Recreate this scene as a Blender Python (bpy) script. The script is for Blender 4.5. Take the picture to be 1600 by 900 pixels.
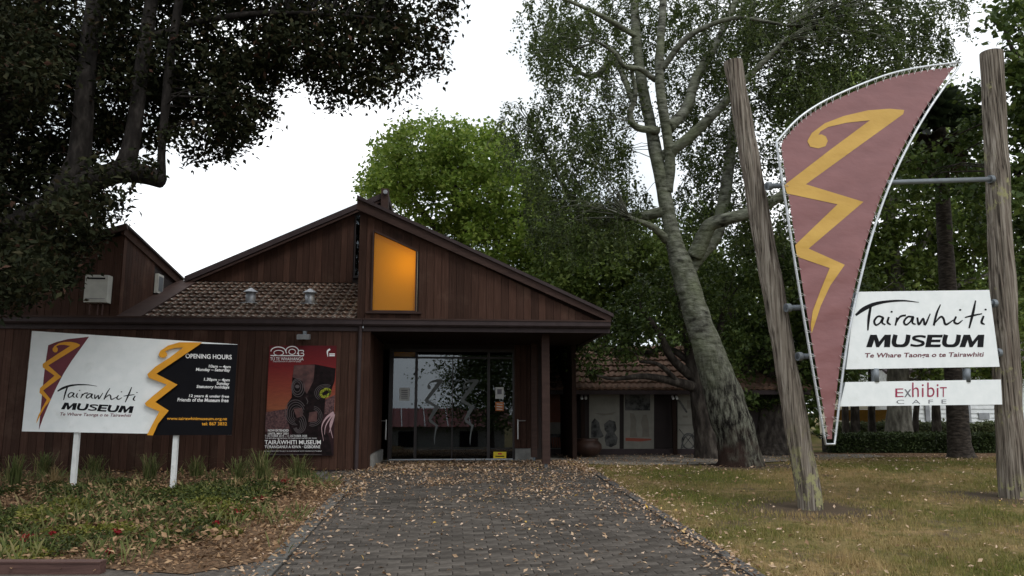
import bpy, bmesh, math, random
import numpy as np
from mathutils import Vector, Matrix, noise
from mathutils.geometry import tessellate_polygon

for o in list(bpy.data.objects): bpy.data.objects.remove(o)
S = bpy.context.scene
C = S.collection
R = math.radians
random.seed(7); RNG = np.random.default_rng(7)

# ------------------------------------------------------------------ camera
CAMZ = 1.6; FPX = 1220.0; PITCH = R(9)
cam_d = bpy.data.cameras.new('camera'); cam = bpy.data.objects.new('camera', cam_d); C.objects.link(cam)
cam.location = (0, 0, CAMZ); cam.rotation_euler = (R(90) + PITCH, 0, 0)
cam_d.sensor_width = 36; cam_d.lens = FPX/1600*36; cam_d.clip_end = 2000; cam_d.clip_start = .05
S.camera = cam
# ------------------------------------------------------------------ sky, sun, exposure
SUN_EL, SUN_AZ = R(52), R(140)          # azimuth clockwise from +Y : behind the camera, to the right
w = bpy.data.worlds.new('World'); S.world = w; w.use_nodes = True
nt = w.node_tree; nt.nodes.clear()
wo = nt.nodes.new('ShaderNodeOutputWorld'); bg = nt.nodes.new('ShaderNodeBackground'); bg.inputs['Strength'].default_value = .1
sky = nt.nodes.new('ShaderNodeTexSky'); sky.sky_type = 'NISHITA'; sky.sun_disc = False
sky.sun_elevation = SUN_EL; sky.sun_rotation = SUN_AZ
tc = nt.nodes.new('ShaderNodeTexCoord'); nz = nt.nodes.new('ShaderNodeTexNoise'); nz.inputs['Scale'].default_value = 2.2; nz.inputs['Detail'].default_value = 5
rp = nt.nodes.new('ShaderNodeValToRGB')
rp.color_ramp.elements[0].position = .40; rp.color_ramp.elements[0].color = (6.9, 7.6, 8.1, 1)
rp.color_ramp.elements[1].position = .62; rp.color_ramp.elements[1].color = (14.0, 14.2, 14.4, 1)
mx = nt.nodes.new('ShaderNodeMix'); mx.data_type = 'RGBA'; mx.inputs[0].default_value = .93; mx.clamp_factor = True
nt.links.new(tc.outputs['Generated'], nz.inputs['Vector']); nt.links.new(nz.outputs[0], rp.inputs[0])
nt.links.new(sky.outputs[0], mx.inputs[6]); nt.links.new(rp.outputs[0], mx.inputs[7])
nt.links.new(mx.outputs[2], bg.inputs['Color']); nt.links.new(bg.outputs[0], wo.inputs['Surface'])
sd = bpy.data.lights.new('sun', 'SUN'); sd.energy = 1.0; sd.angle = R(18); sd.color = (1, .96, .9)
sun = bpy.data.objects.new('sun', sd); C.objects.link(sun)
sdir = Vector((math.sin(SUN_AZ)*math.cos(SUN_EL), math.cos(SUN_AZ)*math.cos(SUN_EL), math.sin(SUN_EL)))
sun.rotation_euler = sdir.to_track_quat('Z', 'Y').to_euler(); sun.location = sdir*40
S.view_settings.view_transform = 'Standard'; S.view_settings.look = 'None'
S.view_settings.exposure = 0.28; S.view_settings.gamma = 1; S.view_settings.use_curve_mapping = False
S.render.engine = 'CYCLES'

# ------------------------------------------------------------------ helpers: pixels of the photograph to places at a known depth
def ray(px, py):
    dx = (px-800)/FPX; dy = (450-py)/FPX
    return Vector((dx, math.cos(PITCH)-dy*math.sin(PITCH), math.sin(PITCH)+dy*math.cos(PITCH)))
def at(px, py, Y):
    d = ray(px, py); return Vector((0, 0, CAMZ)) + d*(Y/d.y)
def gz(x, y):                                        # the ground climbs gently to the museum
    z = .53*max(-2.4, min(1, (y-1)/13.2))
    return z
def gpt(px, py):
    d = ray(px, py); lo, hi = .5, 300
    for _ in range(50):
        m = (lo+hi)/2
        if CAMZ + d.z*m/d.y > gz(0, m): lo = m
        else: hi = m
    return Vector((d.x*lo/d.y, lo, gz(0, lo)))
class Plane:
    def __init__(s, p, n): s.p = Vector(p); s.n = Vector(n).normalized()
    def pt(s, px, py, off=0.0):                      # off: towards the camera
        d = ray(px, py); o = Vector((0, 0, CAMZ))
        return o + d*((s.p-s.n*off-o).dot(s.n)/d.dot(s.n))
# ------------------------------------------------------------------ helpers: objects
def wl(o):
    v = Vector((0, 0, 0))
    while o: v += o.location; o = o.parent
    return v
def tag(o, label=None, cat=None, group=None, kind=None):
    if label: o['label'] = label
    if cat: o['category'] = cat
    if group: o['group'] = group
    if kind: o['kind'] = kind
    return o
def empty(name, loc=(0, 0, 0), rz=0):
    o = bpy.data.objects.new(name, None); C.objects.link(o); o.location = loc; o.rotation_euler = (0, 0, rz); o.empty_display_size = .2
    return o
def link(name, me, parent=None, loc=None):
    o = bpy.data.objects.new(name, me); C.objects.link(o); o.parent = parent
    if loc is not None: o.location = loc
    return o
class MB:
    def __init__(s): s.v = []; s.f = []
    def add(s, vs, fs):
        b = len(s.v); s.v += [tuple(v) for v in vs]; s.f += [tuple(i+b for i in f) for f in fs]; return s
    def box(s, x0, x1, y0, y1, z0, z1):
        return s.add([(x0,y0,z0),(x1,y0,z0),(x1,y1,z0),(x0,y1,z0),(x0,y0,z1),(x1,y0,z1),(x1,y1,z1),(x0,y1,z1)],
                     [(0,3,2,1),(4,5,6,7),(0,1,5,4),(1,2,6,5),(2,3,7,6),(3,0,4,7)])
    def prism(s, front, back):                       # two matching outlines, front seen counter-clockwise
        n = len(front); b = len(s.v)
        s.v += [tuple(v) for v in front] + [tuple(v) for v in back]
        for t in tessellate_polygon([[Vector(v) for v in front]]):
            s.f.append(tuple(b+i for i in t)); s.f.append(tuple(b+n+i for i in reversed(t)))
        for i in range(n): j = (i+1) % n; s.f.append((b+i, b+n+i, b+n+j, b+j))
        return s
    def bar(s, a, b_, w_, h_, up=(0, 0, 1)):
        a = Vector(a); b_ = Vector(b_); d = (b_-a).normalized(); sd_ = d.cross(Vector(up)).normalized()*w_/2; u = sd_.cross(d).normalized()*h_/2
        q = [(-1,-1),(1,-1),(1,1),(-1,1)]
        vs = [a+sd_*i+u*j for i, j in q] + [b_+sd_*i+u*j for i, j in q]
        return s.add(vs, [(0,1,2,3),(7,6,5,4),(0,4,5,1),(1,5,6,2),(2,6,7,3),(3,7,4,0)])
    def tube(s, pts, rad, n=10, rough=0, seed=0, cap=True, fr=3.0, furrow=0):
        pts = [Vector(p) for p in pts]; m = len(pts); b = len(s.v)
        if not hasattr(rad, '__len__'): rad = [rad]*m
        ref = None
        for i, p in enumerate(pts):
            d = (pts[min(i+1, m-1)]-pts[max(i-1, 0)]).normalized()
            if ref is None: ref = d.orthogonal().normalized()
            ref = (ref - d*ref.dot(d)).normalized(); q = d.cross(ref)
            for k in range(n):
                a = 2*math.pi*k/n; e = ref*math.cos(a)+q*math.sin(a)
                r = rad[i]
                if rough: r *= 1 + rough*noise.noise((p+e*r)*fr+Vector((seed, 0, 0)))
                if furrow and r > .1: r += furrow*(noise.noise(Vector((e.x*6, e.y*6, p.z*2.2)))+.6*noise.noise(Vector((e.x*13, e.y*13, p.z*5))))*min(1, r/.35)*(1.6 if p.z < 2.6 else .7)
                s.v.append(tuple(p+e*r))
        for i in range(m-1):
            for k in range(n):
                k2 = (k+1) % n; s.f.append((b+i*n+k, b+i*n+k2, b+(i+1)*n+k2, b+(i+1)*n+k))
        if cap: s.f.append(tuple(b+k for k in reversed(range(n)))); s.f.append(tuple(b+(m-1)*n+k for k in range(n)))
        return s
    def lathe(s, c, prof, n=20):
        b = len(s.v)
        for r, z in prof:
            for k in range(n):
                a = 2*math.pi*k/n; s.v.append((c[0]+r*math.cos(a), c[1]+r*math.sin(a), c[2]+z))
        for i in range(len(prof)-1):
            for k in range(n):
                k2 = (k+1) % n; s.f.append((b+i*n+k, b+i*n+k2, b+(i+1)*n+k2, b+(i+1)*n+k))
        s.f.append(tuple(b+k for k in reversed(range(n)))); s.f.append(tuple(b+(len(prof)-1)*n+k for k in range(n)))
        return s
    def mesh(s, name, mat, off=None, smooth=False):
        me = bpy.data.meshes.new(name); v = s.v
        if off is not None: v = [(a-off.x, b-off.y, c-off.z) for a, b, c in v]
        me.from_pydata(v, [], s.f); me.materials.append(mat)
        if smooth: me.polygons.foreach_set('use_smooth', [True]*len(me.polygons))
        me.update(); return me
    def build(s, name, mat, parent=None, world=True, smooth=False):
        off = wl(parent) if (parent and world) else None
        return link(name, s.mesh(name, mat, off, smooth), parent)
def spline(pts, k=5):                                # Catmull-Rom through tuples of any length
    P_ = [np.array(p, float) for p in pts]; P_ = [2*P_[0]-P_[1]] + P_ + [2*P_[-1]-P_[-2]]; out = []
    for i in range(1, len(P_)-2):
        a, b, c, d = P_[i-1:i+3]
        for t in np.arange(k)/k:
            out.append(.5*((2*b)+(c-a)*t+(2*a-5*b+4*c-d)*t*t+(3*b-a-3*c+d)*t**3))
    out.append(P_[-2]); return out
def np_mesh(name, V, T, mat):                        # big triangle meshes
    me = bpy.data.meshes.new(name); me.vertices.add(len(V)); me.vertices.foreach_set('co', V.astype(np.float32).ravel())
    n = T.shape[1]; me.loops.add(T.size); me.loops.foreach_set('vertex_index', T.astype(np.int32).ravel())
    me.polygons.add(len(T)); me.polygons.foreach_set('loop_start', np.arange(0, T.size, n, dtype=np.int32))
    me.update(calc_edges=True); me.materials.append(mat); return me
def leaf_arrays(P_, L, wid=.42, up=.35, tipdown=.3, lvar=.35):
    n = len(P_); nrm = RNG.normal(size=(n, 3)); nrm[:, 2] = np.abs(nrm[:, 2])*(1+up) + up*.3; nrm /= np.linalg.norm(nrm, axis=1)[:, None]
    d = RNG.normal(size=(n, 3)); d[:, 2] -= tipdown*1.5; d -= nrm*(d*nrm).sum(1)[:, None]; d /= np.linalg.norm(d, axis=1)[:, None]+1e-9
    s_ = np.cross(nrm, d); l = (L*(1+lvar*RNG.uniform(-1, 1, n)))[:, None]
    V = np.empty((n, 4, 3)); V[:, 0] = P_; V[:, 2] = P_+d*l
    V[:, 1] = P_+d*l*.45+s_*l*wid*.5+nrm*l*.1; V[:, 3] = P_+d*l*.45-s_*l*wid*.5+nrm*l*.1
    i = np.arange(n)[:, None]*4
    T = np.concatenate([i+np.array([[0, 1, 2]]), i+np.array([[0, 2, 3]])], 0)
    return V.reshape(-1, 3), T
def leaf_object(name, P_, L, mat, parent=None, **k):
    V, T = leaf_arrays(P_, L, **k)
    if parent: V = V-np.array(wl(parent))
    return link(name, np_mesh(name, V, T, mat), parent)
# ------------------------------------------------------------------ helpers: materials
def nodes(name):
    m = bpy.data.materials.new(name); m.use_nodes = True; t = m.node_tree
    return m, t, t.nodes['Principled BSDF'], t.nodes['Material Output']
def ramp(t, stops):
    r = t.nodes.new('ShaderNodeValToRGB'); e = r.color_ramp.elements
    while len(e) < len(stops): e.new(.5)
    for q, (p, c) in zip(e, stops): q.position = p; q.color = (*c, 1)
    return r
def texco(t, stretch=(1, 1, 1), kind='Object'):
    c = t.nodes.new('ShaderNodeTexCoord'); m = t.nodes.new('ShaderNodeMapping'); m.inputs['Scale'].default_value = stretch
    t.links.new(c.outputs[kind], m.inputs[0]); return m.outputs[0]
def noi(t, vec, scale, detail=4, rough=.55):
    n = t.nodes.new('ShaderNodeTexNoise'); n.inputs['Scale'].default_value = scale; n.inputs['Detail'].default_value = detail; n.inputs['Roughness'].default_value = rough
    t.links.new(vec, n.inputs['Vector']); return n.outputs[0]
def mixc(t, fac, a, b, mode='MIX'):
    m = t.nodes.new('ShaderNodeMix'); m.data_type = 'RGBA'; m.blend_type = mode
    for s_, v in ((0, fac), (6, a), (7, b)):
        if hasattr(v, 'links'): t.links.new(v, m.inputs[s_])
        elif isinstance(v, tuple): m.inputs[s_].default_value = (*v, 1)
        else: m.inputs[s_].default_value = v
    return m.outputs[2]
def mapr(t, v, a, b, c=0, d=1):
    m = t.nodes.new('ShaderNodeMapRange'); t.links.new(v, m.inputs[0])
    for i, x in enumerate((a, b, c, d)): m.inputs[i+1].default_value = x
    return m.outputs[0]
def pm(name, stops, scale=6, stretch=(1, 1, 1), detail=5, rough=.7, bump=.0, bdist=.01, rnd=0, isl=0, spec=.3, metal=0, over=None, kind='Object'):
    m, t, b, o = nodes(name); v = texco(t, stretch, kind); n = noi(t, v, scale, detail)
    col = ramp(t, stops); t.links.new(n, col.inputs[0]); c = col.outputs[0]
    if over:                                          # (colour, scale, lo, hi): blotches with a shape of their own
        for oc, os_, lo, hi in over:
            n2 = noi(t, texco(t), os_, 6, .65); c = mixc(t, mapr(t, n2, lo, hi), c, oc)
    if rnd or isl:
        if rnd: q = t.nodes.new('ShaderNodeObjectInfo').outputs['Random']; k = rnd
        else: q = t.nodes.new('ShaderNodeNewGeometry').outputs['Random Per Island']; k = isl
        hv = t.nodes.new('ShaderNodeHueSaturation'); t.links.new(mapr(t, q, 0, 1, 1-k, 1+k), hv.inputs['Value']); t.links.new(c, hv.inputs['Color']); c = hv.outputs[0]
    t.links.new(c, b.inputs['Base Color']); b.inputs['Roughness'].default_value = rough; b.inputs['Metallic'].default_value = metal
    b.inputs['Specular IOR Level'].default_value = spec
    if bump:
        bp = t.nodes.new('ShaderNodeBump'); bp.inputs['Strength'].default_value = bump; bp.inputs['Distance'].default_value = bdist
        t.links.new(n, bp.inputs['Height']); t.links.new(bp.outputs[0], b.inputs['Normal'])
    return m
def flat(name, c, rough=.5, spec=.4, var=.12, metal=0):
    return pm(name, [(.3, tuple(x*(1-var) for x in c)), (.7, tuple(min(1, x*(1+var)) for x in c))], 5, rough=rough, spec=spec, metal=metal)
def leafm(name, stops, tr=.25, rough=.5, clump=.35, cscale=1.2, spec=.18):
    m, t, b, o = nodes(name)
    q = t.nodes.new('ShaderNodeNewGeometry').outputs['Random Per Island']; cr = ramp(t, stops); t.links.new(q, cr.inputs[0])
    n = noi(t, texco(t), cscale, 3); hv = t.nodes.new('ShaderNodeHueSaturation')
    t.links.new(mapr(t, n, .3, .7, 1-clump, 1+clump), hv.inputs['Value']); t.links.new(cr.outputs[0], hv.inputs['Color'])
    t.links.new(hv.outputs[0], b.inputs['Base Color']); b.inputs['Roughness'].default_value = rough; b.inputs['Specular IOR Level'].default_value = spec
    if tr:
        ts = t.nodes.new('ShaderNodeBsdfTranslucent'); t.links.new(hv.outputs[0], ts.inputs[0]); ms = t.nodes.new('ShaderNodeMixShader'); ms.inputs[0].default_value = tr
        t.links.new(b.outputs[0], ms.inputs[1]); t.links.new(ts.outputs[0], ms.inputs[2]); t.links.new(ms.outputs[0], o.inputs[0])
    return m
def barkm(name, a, b_, c, stretch=(1, 1, .35), scale=9, bump=.9, lichen=None):
    return pm(name, [(.3, a), (.5, b_), (.68, c)], scale, stretch, 8, .9, bump, .03, spec=.15, over=lichen)

BR = (.05, .0245, .017)
m_board = pm('stained_board', [(.25, tuple(x*.7 for x in BR)), (.5, BR), (.8, (.075, .04, .03))], 3, (14, 14, .7), 6, .72, .25, .004, rnd=.3, spec=.12, over=[((.085, .05, .036), 1.4, .54, .72), ((.028, .015, .012), 2.6, .6, .74)])
m_fascia = pm('fascia_paint', [(.3, (.034, .024, .025)), (.7, (.048, .034, .035))], 3, (2, 2, 2), 4, .6, spec=.2)
m_barge = pm('barge_board', [(.3, (.036, .021, .018)), (.7, (.058, .034, .028))], 4, (1, 1, 6), 5, .7, .2, .004, spec=.15)
m_dark = flat('dark_backing', (.02, .013, .012), .8)
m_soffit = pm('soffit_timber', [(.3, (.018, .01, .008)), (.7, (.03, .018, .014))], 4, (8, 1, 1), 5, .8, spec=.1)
m_tile_old = pm('old_lichened_tile', [(.3, (.05, .03, .023)), (.6, (.085, .05, .037)), (.8, (.11, .072, .055))], 5, rough=.9, bump=.3, rnd=.35,
                over=[((.3, .275, .24), 14, .53, .63), ((.3, .17, .06), 4.5, .56, .7)], spec=.1)
m_tile_new = pm('terracotta_tile', [(.3, (.15, .09, .065)), (.7, (.23, .145, .105))], 4, rough=.85, bump=.2, rnd=.25, spec=.15, over=[((.12, .09, .07), 6, .56, .7)])
m_concrete = pm('concrete', [(.3, (.16, .155, .145)), (.7, (.26, .255, .24))], 8, rough=.9, bump=.15)
m_steel = flat('galvanised_steel', (.5, .52, .54), .42, .5, .15, .75)
m_pipe = flat('grey_pipe', (.16, .18, .2), .5, .4, .15, .3)
m_lead = flat('vent_metal', (.3, .31, .33), .5, .4, .2, .6)
m_white = pm('white_sign_paint', [(.3, (.74, .78, .79)), (.7, (.82, .85, .86))], 7, rough=.42, spec=.4, over=[((.6, .63, .61), 2.3, .58, .85), ((.5, .5, .46), 1.1, .62, .95)])
m_wpost = pm('white_post_paint', [(.3, (.6, .62, .62)), (.7, (.76, .77, .77))], 9, rough=.55, over=[((.35, .33, .28), 5, .62, .75)])
m_black = flat('black_sign', (.006, .006, .008), .6, .08)
m_ink = flat('black_ink', (.008, .008, .01), .6, .1)
m_maroon = flat('maroon_print', (.13, .018, .03), .5)
m_yellow = flat('yellow_sign_edge', (.68, .3, .012), .45)
m_wprint = flat('white_print', (.8, .8, .8), .5)
m_yprint = flat('amber_print', (.8, .36, .02), .5)
m_crim = flat('crimson_print', (.3, .012, .06), .5)
m_greyprint = flat('grey_print', (.13, .13, .15), .5)
m_vinyl = pm('mauve_vinyl', [(.3, (.2, .08, .082)), (.7, (.24, .1, .1))], 2.2, (1, 1, 2.2), 4, .4, .5, .02, spec=.45)
m_mustard = pm('mustard_vinyl', [(.3, (.5, .29, .045)), (.7, (.57, .345, .06))], 2.2, (1, 1, 2.2), 4, .4, .5, .02, spec=.45)
m_cord = flat('lacing_cord', (.72, .72, .7), .7)
def pole_mat(name, foot, patch):
    """grey split timber; lichen grows on the foot (foot = height it reaches) and in patches"""
    m, t, b, o = nodes(name); v = texco(t, (20, 20, .45)); n = noi(t, v, 2.0, 9, .62); v2 = texco(t, (5, 5, .25)); n2 = noi(t, v2, 1.6, 5)
    cr = ramp(t, [(.36, (.022, .018, .015)), (.43, (.11, .092, .075)), (.54, (.215, .185, .152)), (.68, (.36, .325, .28))]); t.links.new(n, cr.inputs[0])
    c = mixc(t, mapr(t, n2, .52, .7, 0, .55), cr.outputs[0], (.12, .09, .075))
    sp = t.nodes.new('ShaderNodeSeparateXYZ'); t.links.new(texco(t), sp.inputs[0]); l1 = noi(t, texco(t, (1, 1, .6)), 9, 9, .75); l2 = noi(t, texco(t), 2.0, 5, .6)
    f = mapr(t, l1, .5, .56); g = mapr(t, sp.outputs[2], foot*.45, foot*1.15, 1, 0); h = mapr(t, l2, patch, patch+.06)
    mm = t.nodes.new('ShaderNodeMath'); mm.operation = 'MAXIMUM'; t.links.new(g, mm.inputs[0]); t.links.new(h, mm.inputs[1])
    mu = t.nodes.new('ShaderNodeMath'); mu.operation = 'MULTIPLY'; t.links.new(mm.outputs[0], mu.inputs[0]); t.links.new(f, mu.inputs[1])
    c = mixc(t, mu.outputs[0], c, (.3, .29, .15))
    t.links.new(c, b.inputs['Base Color']); b.inputs['Roughness'].default_value = .95; b.inputs['Specular IOR Level'].default_value = .08
    bp = t.nodes.new('ShaderNodeBump'); bp.inputs['Strength'].default_value = 1; bp.inputs['Distance'].default_value = .03; t.links.new(n, bp.inputs['Height']); t.links.new(bp.outputs[0], b.inputs['Normal']); return m
m_post = pole_mat('weathered_pole', .95, .68); m_post2 = pole_mat('weathered_pole_patchy', .3, .56)
def birch_mat():
    """smooth grey upper bark passing into furrowed plates near the ground"""
    m, t, b, o = nodes('birch_bark'); n1 = noi(t, texco(t, (1, 1, .28)), 15, 9, .68); n2 = noi(t, texco(t, (1, 1, 2.6)), 5, 8, .6); n3 = noi(t, texco(t), 1.7, 5)
    a = ramp(t, [(.40, (.01, .009, .008)), (.46, (.04, .038, .032)), (.53, (.1, .1, .08)), (.66, (.2, .205, .165))]); t.links.new(n1, a.inputs[0])
    u = ramp(t, [(.36, (.022, .021, .018)), (.45, (.085, .086, .07)), (.54, (.135, .138, .114)), (.66, (.215, .22, .185))]); t.links.new(n2, u.inputs[0])
    uc = mixc(t, mapr(t, n3, .4, .7, 0, .6), u.outputs[0], (.15, .17, .1)); sp = t.nodes.new('ShaderNodeSeparateXYZ'); t.links.new(texco(t), sp.inputs[0])
    ad = t.nodes.new('ShaderNodeMath'); ad.operation = 'MULTIPLY_ADD'; t.links.new(n3, ad.inputs[0]); ad.inputs[1].default_value = 2.2; t.links.new(sp.outputs[2], ad.inputs[2])
    k = mapr(t, ad.outputs[0], 2.4, 4.0); c = mixc(t, k, a.outputs[0], uc); c = mixc(t, mapr(t, ad.outputs[0], 1.2, 1.7, 1, 0), c, (.035, .022, .018))
    t.links.new(c, b.inputs['Base Color']); b.inputs['Roughness'].default_value = .95; b.inputs['Specular IOR Level'].default_value = .08
    hx = mixc(t, k, n1, n2); bp = t.nodes.new('ShaderNodeBump'); bp.inputs['Strength'].default_value = 1; bp.inputs['Distance'].default_value = .05; t.links.new(hx, bp.inputs['Height']); t.links.new(bp.outputs[0], b.inputs['Normal']); return m
m_birch = birch_mat()
m_barkd = barkm('dark_bark', (.012, .01, .009), (.04, .033, .028), (.09, .078, .066))
m_barkp = barkm('pale_bark', (.06, .055, .045), (.14, .13, .11), (.25, .24, .2))
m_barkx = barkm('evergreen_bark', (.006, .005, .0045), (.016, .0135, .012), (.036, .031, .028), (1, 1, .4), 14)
m_palmb = barkm('palm_bark', (.012, .01, .009), (.035, .028, .023), (.07, .058, .048), (1, 1, 3), 8)
# ground
def ground_mat():
    m, t, b, o = nodes('lawn_ground'); v = texco(t)
    n1 = noi(t, v, .55, 5, .6); n2 = noi(t, v, 5, 6, .7); n3 = noi(t, v, 40, 4, .7)
    c = mixc(t, mapr(t, n1, .4, .58), (.09, .093, .022), (.27, .19, .09))
    c = mixc(t, mapr(t, n2, .46, .6, 0, .7), c, (.075, .08, .018))
    c = mixc(t, mapr(t, noi(t, v, 1.4, 6, .65), .56, .66, 0, .85), c, (.105, .078, .054)); c = mixc(t, mapr(t, n3, .4, .7, 0, .6), c, (.055, .04, .024))
    for cx, cy, rad in ((3.75, 10.3, .85), (7.1, 11.3, .8), (4.5, 15.9, 1.25), (9.0, 8.4, .5), (6.2, 8.2, .35)):   # bare earth worn round the poles and the birch
        d = t.nodes.new('ShaderNodeVectorMath'); d.operation = 'DISTANCE'; t.links.new(texco(t, (.75, 1, 0)), d.inputs[0]); d.inputs[1].default_value = (cx*.75, cy, 0)
        ad = t.nodes.new('ShaderNodeMath'); ad.operation = 'MULTIPLY_ADD'; t.links.new(noi(t, v, 2.5, 6, .65), ad.inputs[0]); ad.inputs[1].default_value = .9; t.links.new(d.outputs['Value'], ad.inputs[2])
        c = mixc(t, mapr(t, ad.outputs[0], rad*.75+.35, rad*1.1+.5, .9, 0), c, (.075, .055, .041))
    t.links.new(c, b.inputs['Base Color']); b.inputs['Roughness'].default_value = .95; b.inputs['Specular IOR Level'].default_value = .1
    bp = t.nodes.new('ShaderNodeBump'); bp.inputs['Strength'].default_value = .8; bp.inputs['Distance'].default_value = .02
    t.links.new(n3, bp.inputs['Height']); t.links.new(bp.outputs[0], b.inputs['Normal']); return m
m_lawn = ground_mat()
m_soil = pm('bare_soil', [(.3, (.05, .036, .026)), (.7, (.12, .088, .064))], 14, rough=.95, bump=.8, bdist=.02, spec=.1)
m_mulch = pm('mulch', [(.3, (.045, .028, .018)), (.5, (.13, .082, .05)), (.75, (.24, .155, .095))], 30, rough=.95, bump=1, bdist=.02, spec=.1)
m_gravel = pm('pale_gravel', [(.3, (.12, .105, .088)), (.7, (.3, .275, .24))], 55, rough=.95, bump=1, bdist=.02, spec=.1)
m_joint = flat('paver_joint_sand', (.035, .03, .025), .95)
m_paver = pm('concrete_paver', [(.3, (.052, .045, .039)), (.55, (.08, .07, .061)), (.8, (.112, .099, .088))], 12, rough=.88, bump=.35, bdist=.004, rnd=.3, spec=.1)
m_paverf = pm('concrete_paver_field', [(.3, (.052, .045, .039)), (.55, (.08, .07, .061)), (.8, (.112, .099, .088))], 12, rough=.88, bump=.35, bdist=.004, isl=.3, spec=.1, over=[((.04, .036, .03), .9, .55, .75)])
m_kerb = pm('kerb_concrete', [(.3, (.07, .066, .06)), (.7, (.125, .119, .108))], 10, rough=.92, bump=.3)
m_edge = pm('dark_edging', [(.3, (.06, .056, .052)), (.7, (.1, .094, .088))], 10, rough=.9, bump=.3)
m_asph = pm('asphalt', [(.3, (.04, .04, .042)), (.7, (.06, .06, .06))], 40, rough=.9, bump=.3)
m_sleeper = pm('sleeper_timber', [(.3, (.06, .03, .026)), (.7, (.11, .06, .05))], 3, (1, 12, 12), 6, .7, .4, .006)
# foliage
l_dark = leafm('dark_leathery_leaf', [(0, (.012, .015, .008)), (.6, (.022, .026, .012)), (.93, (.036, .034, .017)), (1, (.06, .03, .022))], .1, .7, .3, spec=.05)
l_birch = leafm('birch_leaf', [(0, (.04, .058, .02)), (.6, (.07, .098, .03)), (1, (.11, .135, .042))], .4)
l_plane = leafm('bright_leaf', [(0, (.085, .14, .02)), (.6, (.155, .225, .036)), (1, (.25, .305, .065))], .45, .5, .35, .5)
l_mid = leafm('mid_leaf', [(0, (.055, .085, .02)), (.6, (.105, .15, .032)), (1, (.17, .215, .052))], .35, .5, .4, .5)
l_deep = leafm('deep_leaf', [(0, (.035, .058, .015)), (.6, (.066, .1, .025)), (1, (.12, .158, .04))], .25, .45, .35, .6)
l_palm = leafm('palm_leaf', [(0, (.02, .032, .014)), (1, (.045, .062, .026))], .2)
l_dead = leafm('dead_frond', [(0, (.05, .035, .022)), (1, (.1, .075, .045))], .1)
l_hedge = leafm('hedge_leaf', [(0, (.02, .032, .012)), (1, (.05, .07, .022))], .2)
l_hedge2 = leafm('pale_hedge_leaf', [(0, (.08, .1, .045)), (1, (.16, .18, .085))], .25)
l_cover = leafm('ground_cover_leaf', [(0, (.03, .042, .012)), (.7, (.068, .088, .022)), (1, (.15, .15, .036))], .25, .5, .4, 1.5)
l_yell = leafm('yellow_green_leaf', [(0, (.08, .1, .02)), (1, (.2, .19, .04))], .3)
l_tuft = leafm('tussock_blade', [(0, (.07, .095, .03)), (.6, (.15, .175, .06)), (1, (.32, .26, .13))], .25)
l_straw = leafm('straw_blade', [(0, (.2, .14, .06)), (1, (.38, .28, .14))], .2)
l_litter = leafm('fallen_leaf', [(0, (.16, .085, .045)), (.35, (.3, .19, .11)), (.7, (.5, .36, .24)), (.95, (.6, .45, .35)), (1, (.55, .34, .04))], .1, .7, .2)
l_bedlit = leafm('bed_litter', [(0, (.1, .055, .03)), (.4, (.22, .13, .07)), (1, (.38, .25, .145))], .1, .8, .2)
l_red = leafm('red_petal', [(0, (.12, .006, .008)), (1, (.3, .015, .02))], .2)
def grass_mat():
    m, t, b, o = nodes('lawn_blade'); v = texco(t); n1 = noi(t, v, .55, 5, .6); n2 = noi(t, v, 5, 6, .7)
    q = t.nodes.new('ShaderNodeNewGeometry').outputs['Random Per Island']
    c = mixc(t, mapr(t, n1, .4, .58), (.11, .12, .024), (.33, .235, .11)); c = mixc(t, mapr(t, n2, .47, .6, 0, .7), c, (.12, .135, .024))
    c = mixc(t, mapr(t, q, .55, 1, 0, .8), c, (.3, .22, .1))
    t.links.new(c, b.inputs['Base Color']); b.inputs['Roughness'].default_value = .8; b.inputs['Specular IOR Level'].default_value = .15; return m
m_blade = grass_mat()
def glass_mat():
    m, t, b, o = nodes('door_glass'); t.nodes.remove(b)
    g = t.nodes.new('ShaderNodeBsdfGlossy'); g.inputs['Roughness'].default_value = .005; g.inputs[0].default_value = (.85, .93, 1, 1)
    tr = t.nodes.new('ShaderNodeBsdfTransparent'); tr.inputs[0].default_value = (.4, .4, .4, 1)
    lw = t.nodes.new('ShaderNodeFresnel'); lw.inputs[0].default_value = 1.62
    mq = t.nodes.new('ShaderNodeMixShader'); t.links.new(mapr(t, lw.outputs[0], 0, 1, .035, 1), mq.inputs[0]); t.links.new(tr.outputs[0], mq.inputs[1]); t.links.new(g.outputs[0], mq.inputs[2]); t.links.new(mq.outputs[0], o.inputs[0])
    return m
m_glass = glass_mat()
def amber_mat():
    m, t, b, o = nodes('amber_glass'); b.inputs['Base Color'].default_value = (.5, .26, .006, 1); b.inputs['Roughness'].default_value = .2
    ts = t.nodes.new('ShaderNodeBsdfTranslucent'); ts.inputs[0].default_value = (.95, .56, .012, 1); ms = t.nodes.new('ShaderNodeMixShader'); ms.inputs[0].default_value = .65
    t.links.new(b.outputs[0], ms.inputs[1]); t.links.new(ts.outputs[0], ms.inputs[2]); t.links.new(ms.outputs[0], o.inputs[0]); return m
m_amber = amber_mat()
m_frost = flat('frosted_etching', (.13, .14, .14), .7)
m_doorf = flat('door_frame', (.02, .014, .014), .4, .4)
m_handle = flat('door_handle_steel', (.55, .55, .55), .3, .5, .1, .9)
m_paper = flat('paper', (.55, .56, .55), .8)
m_box = pm('cream_enamel', [(.3, (.42, .42, .39)), (.7, (.52, .52, .48))], 6, rough=.5)
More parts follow.
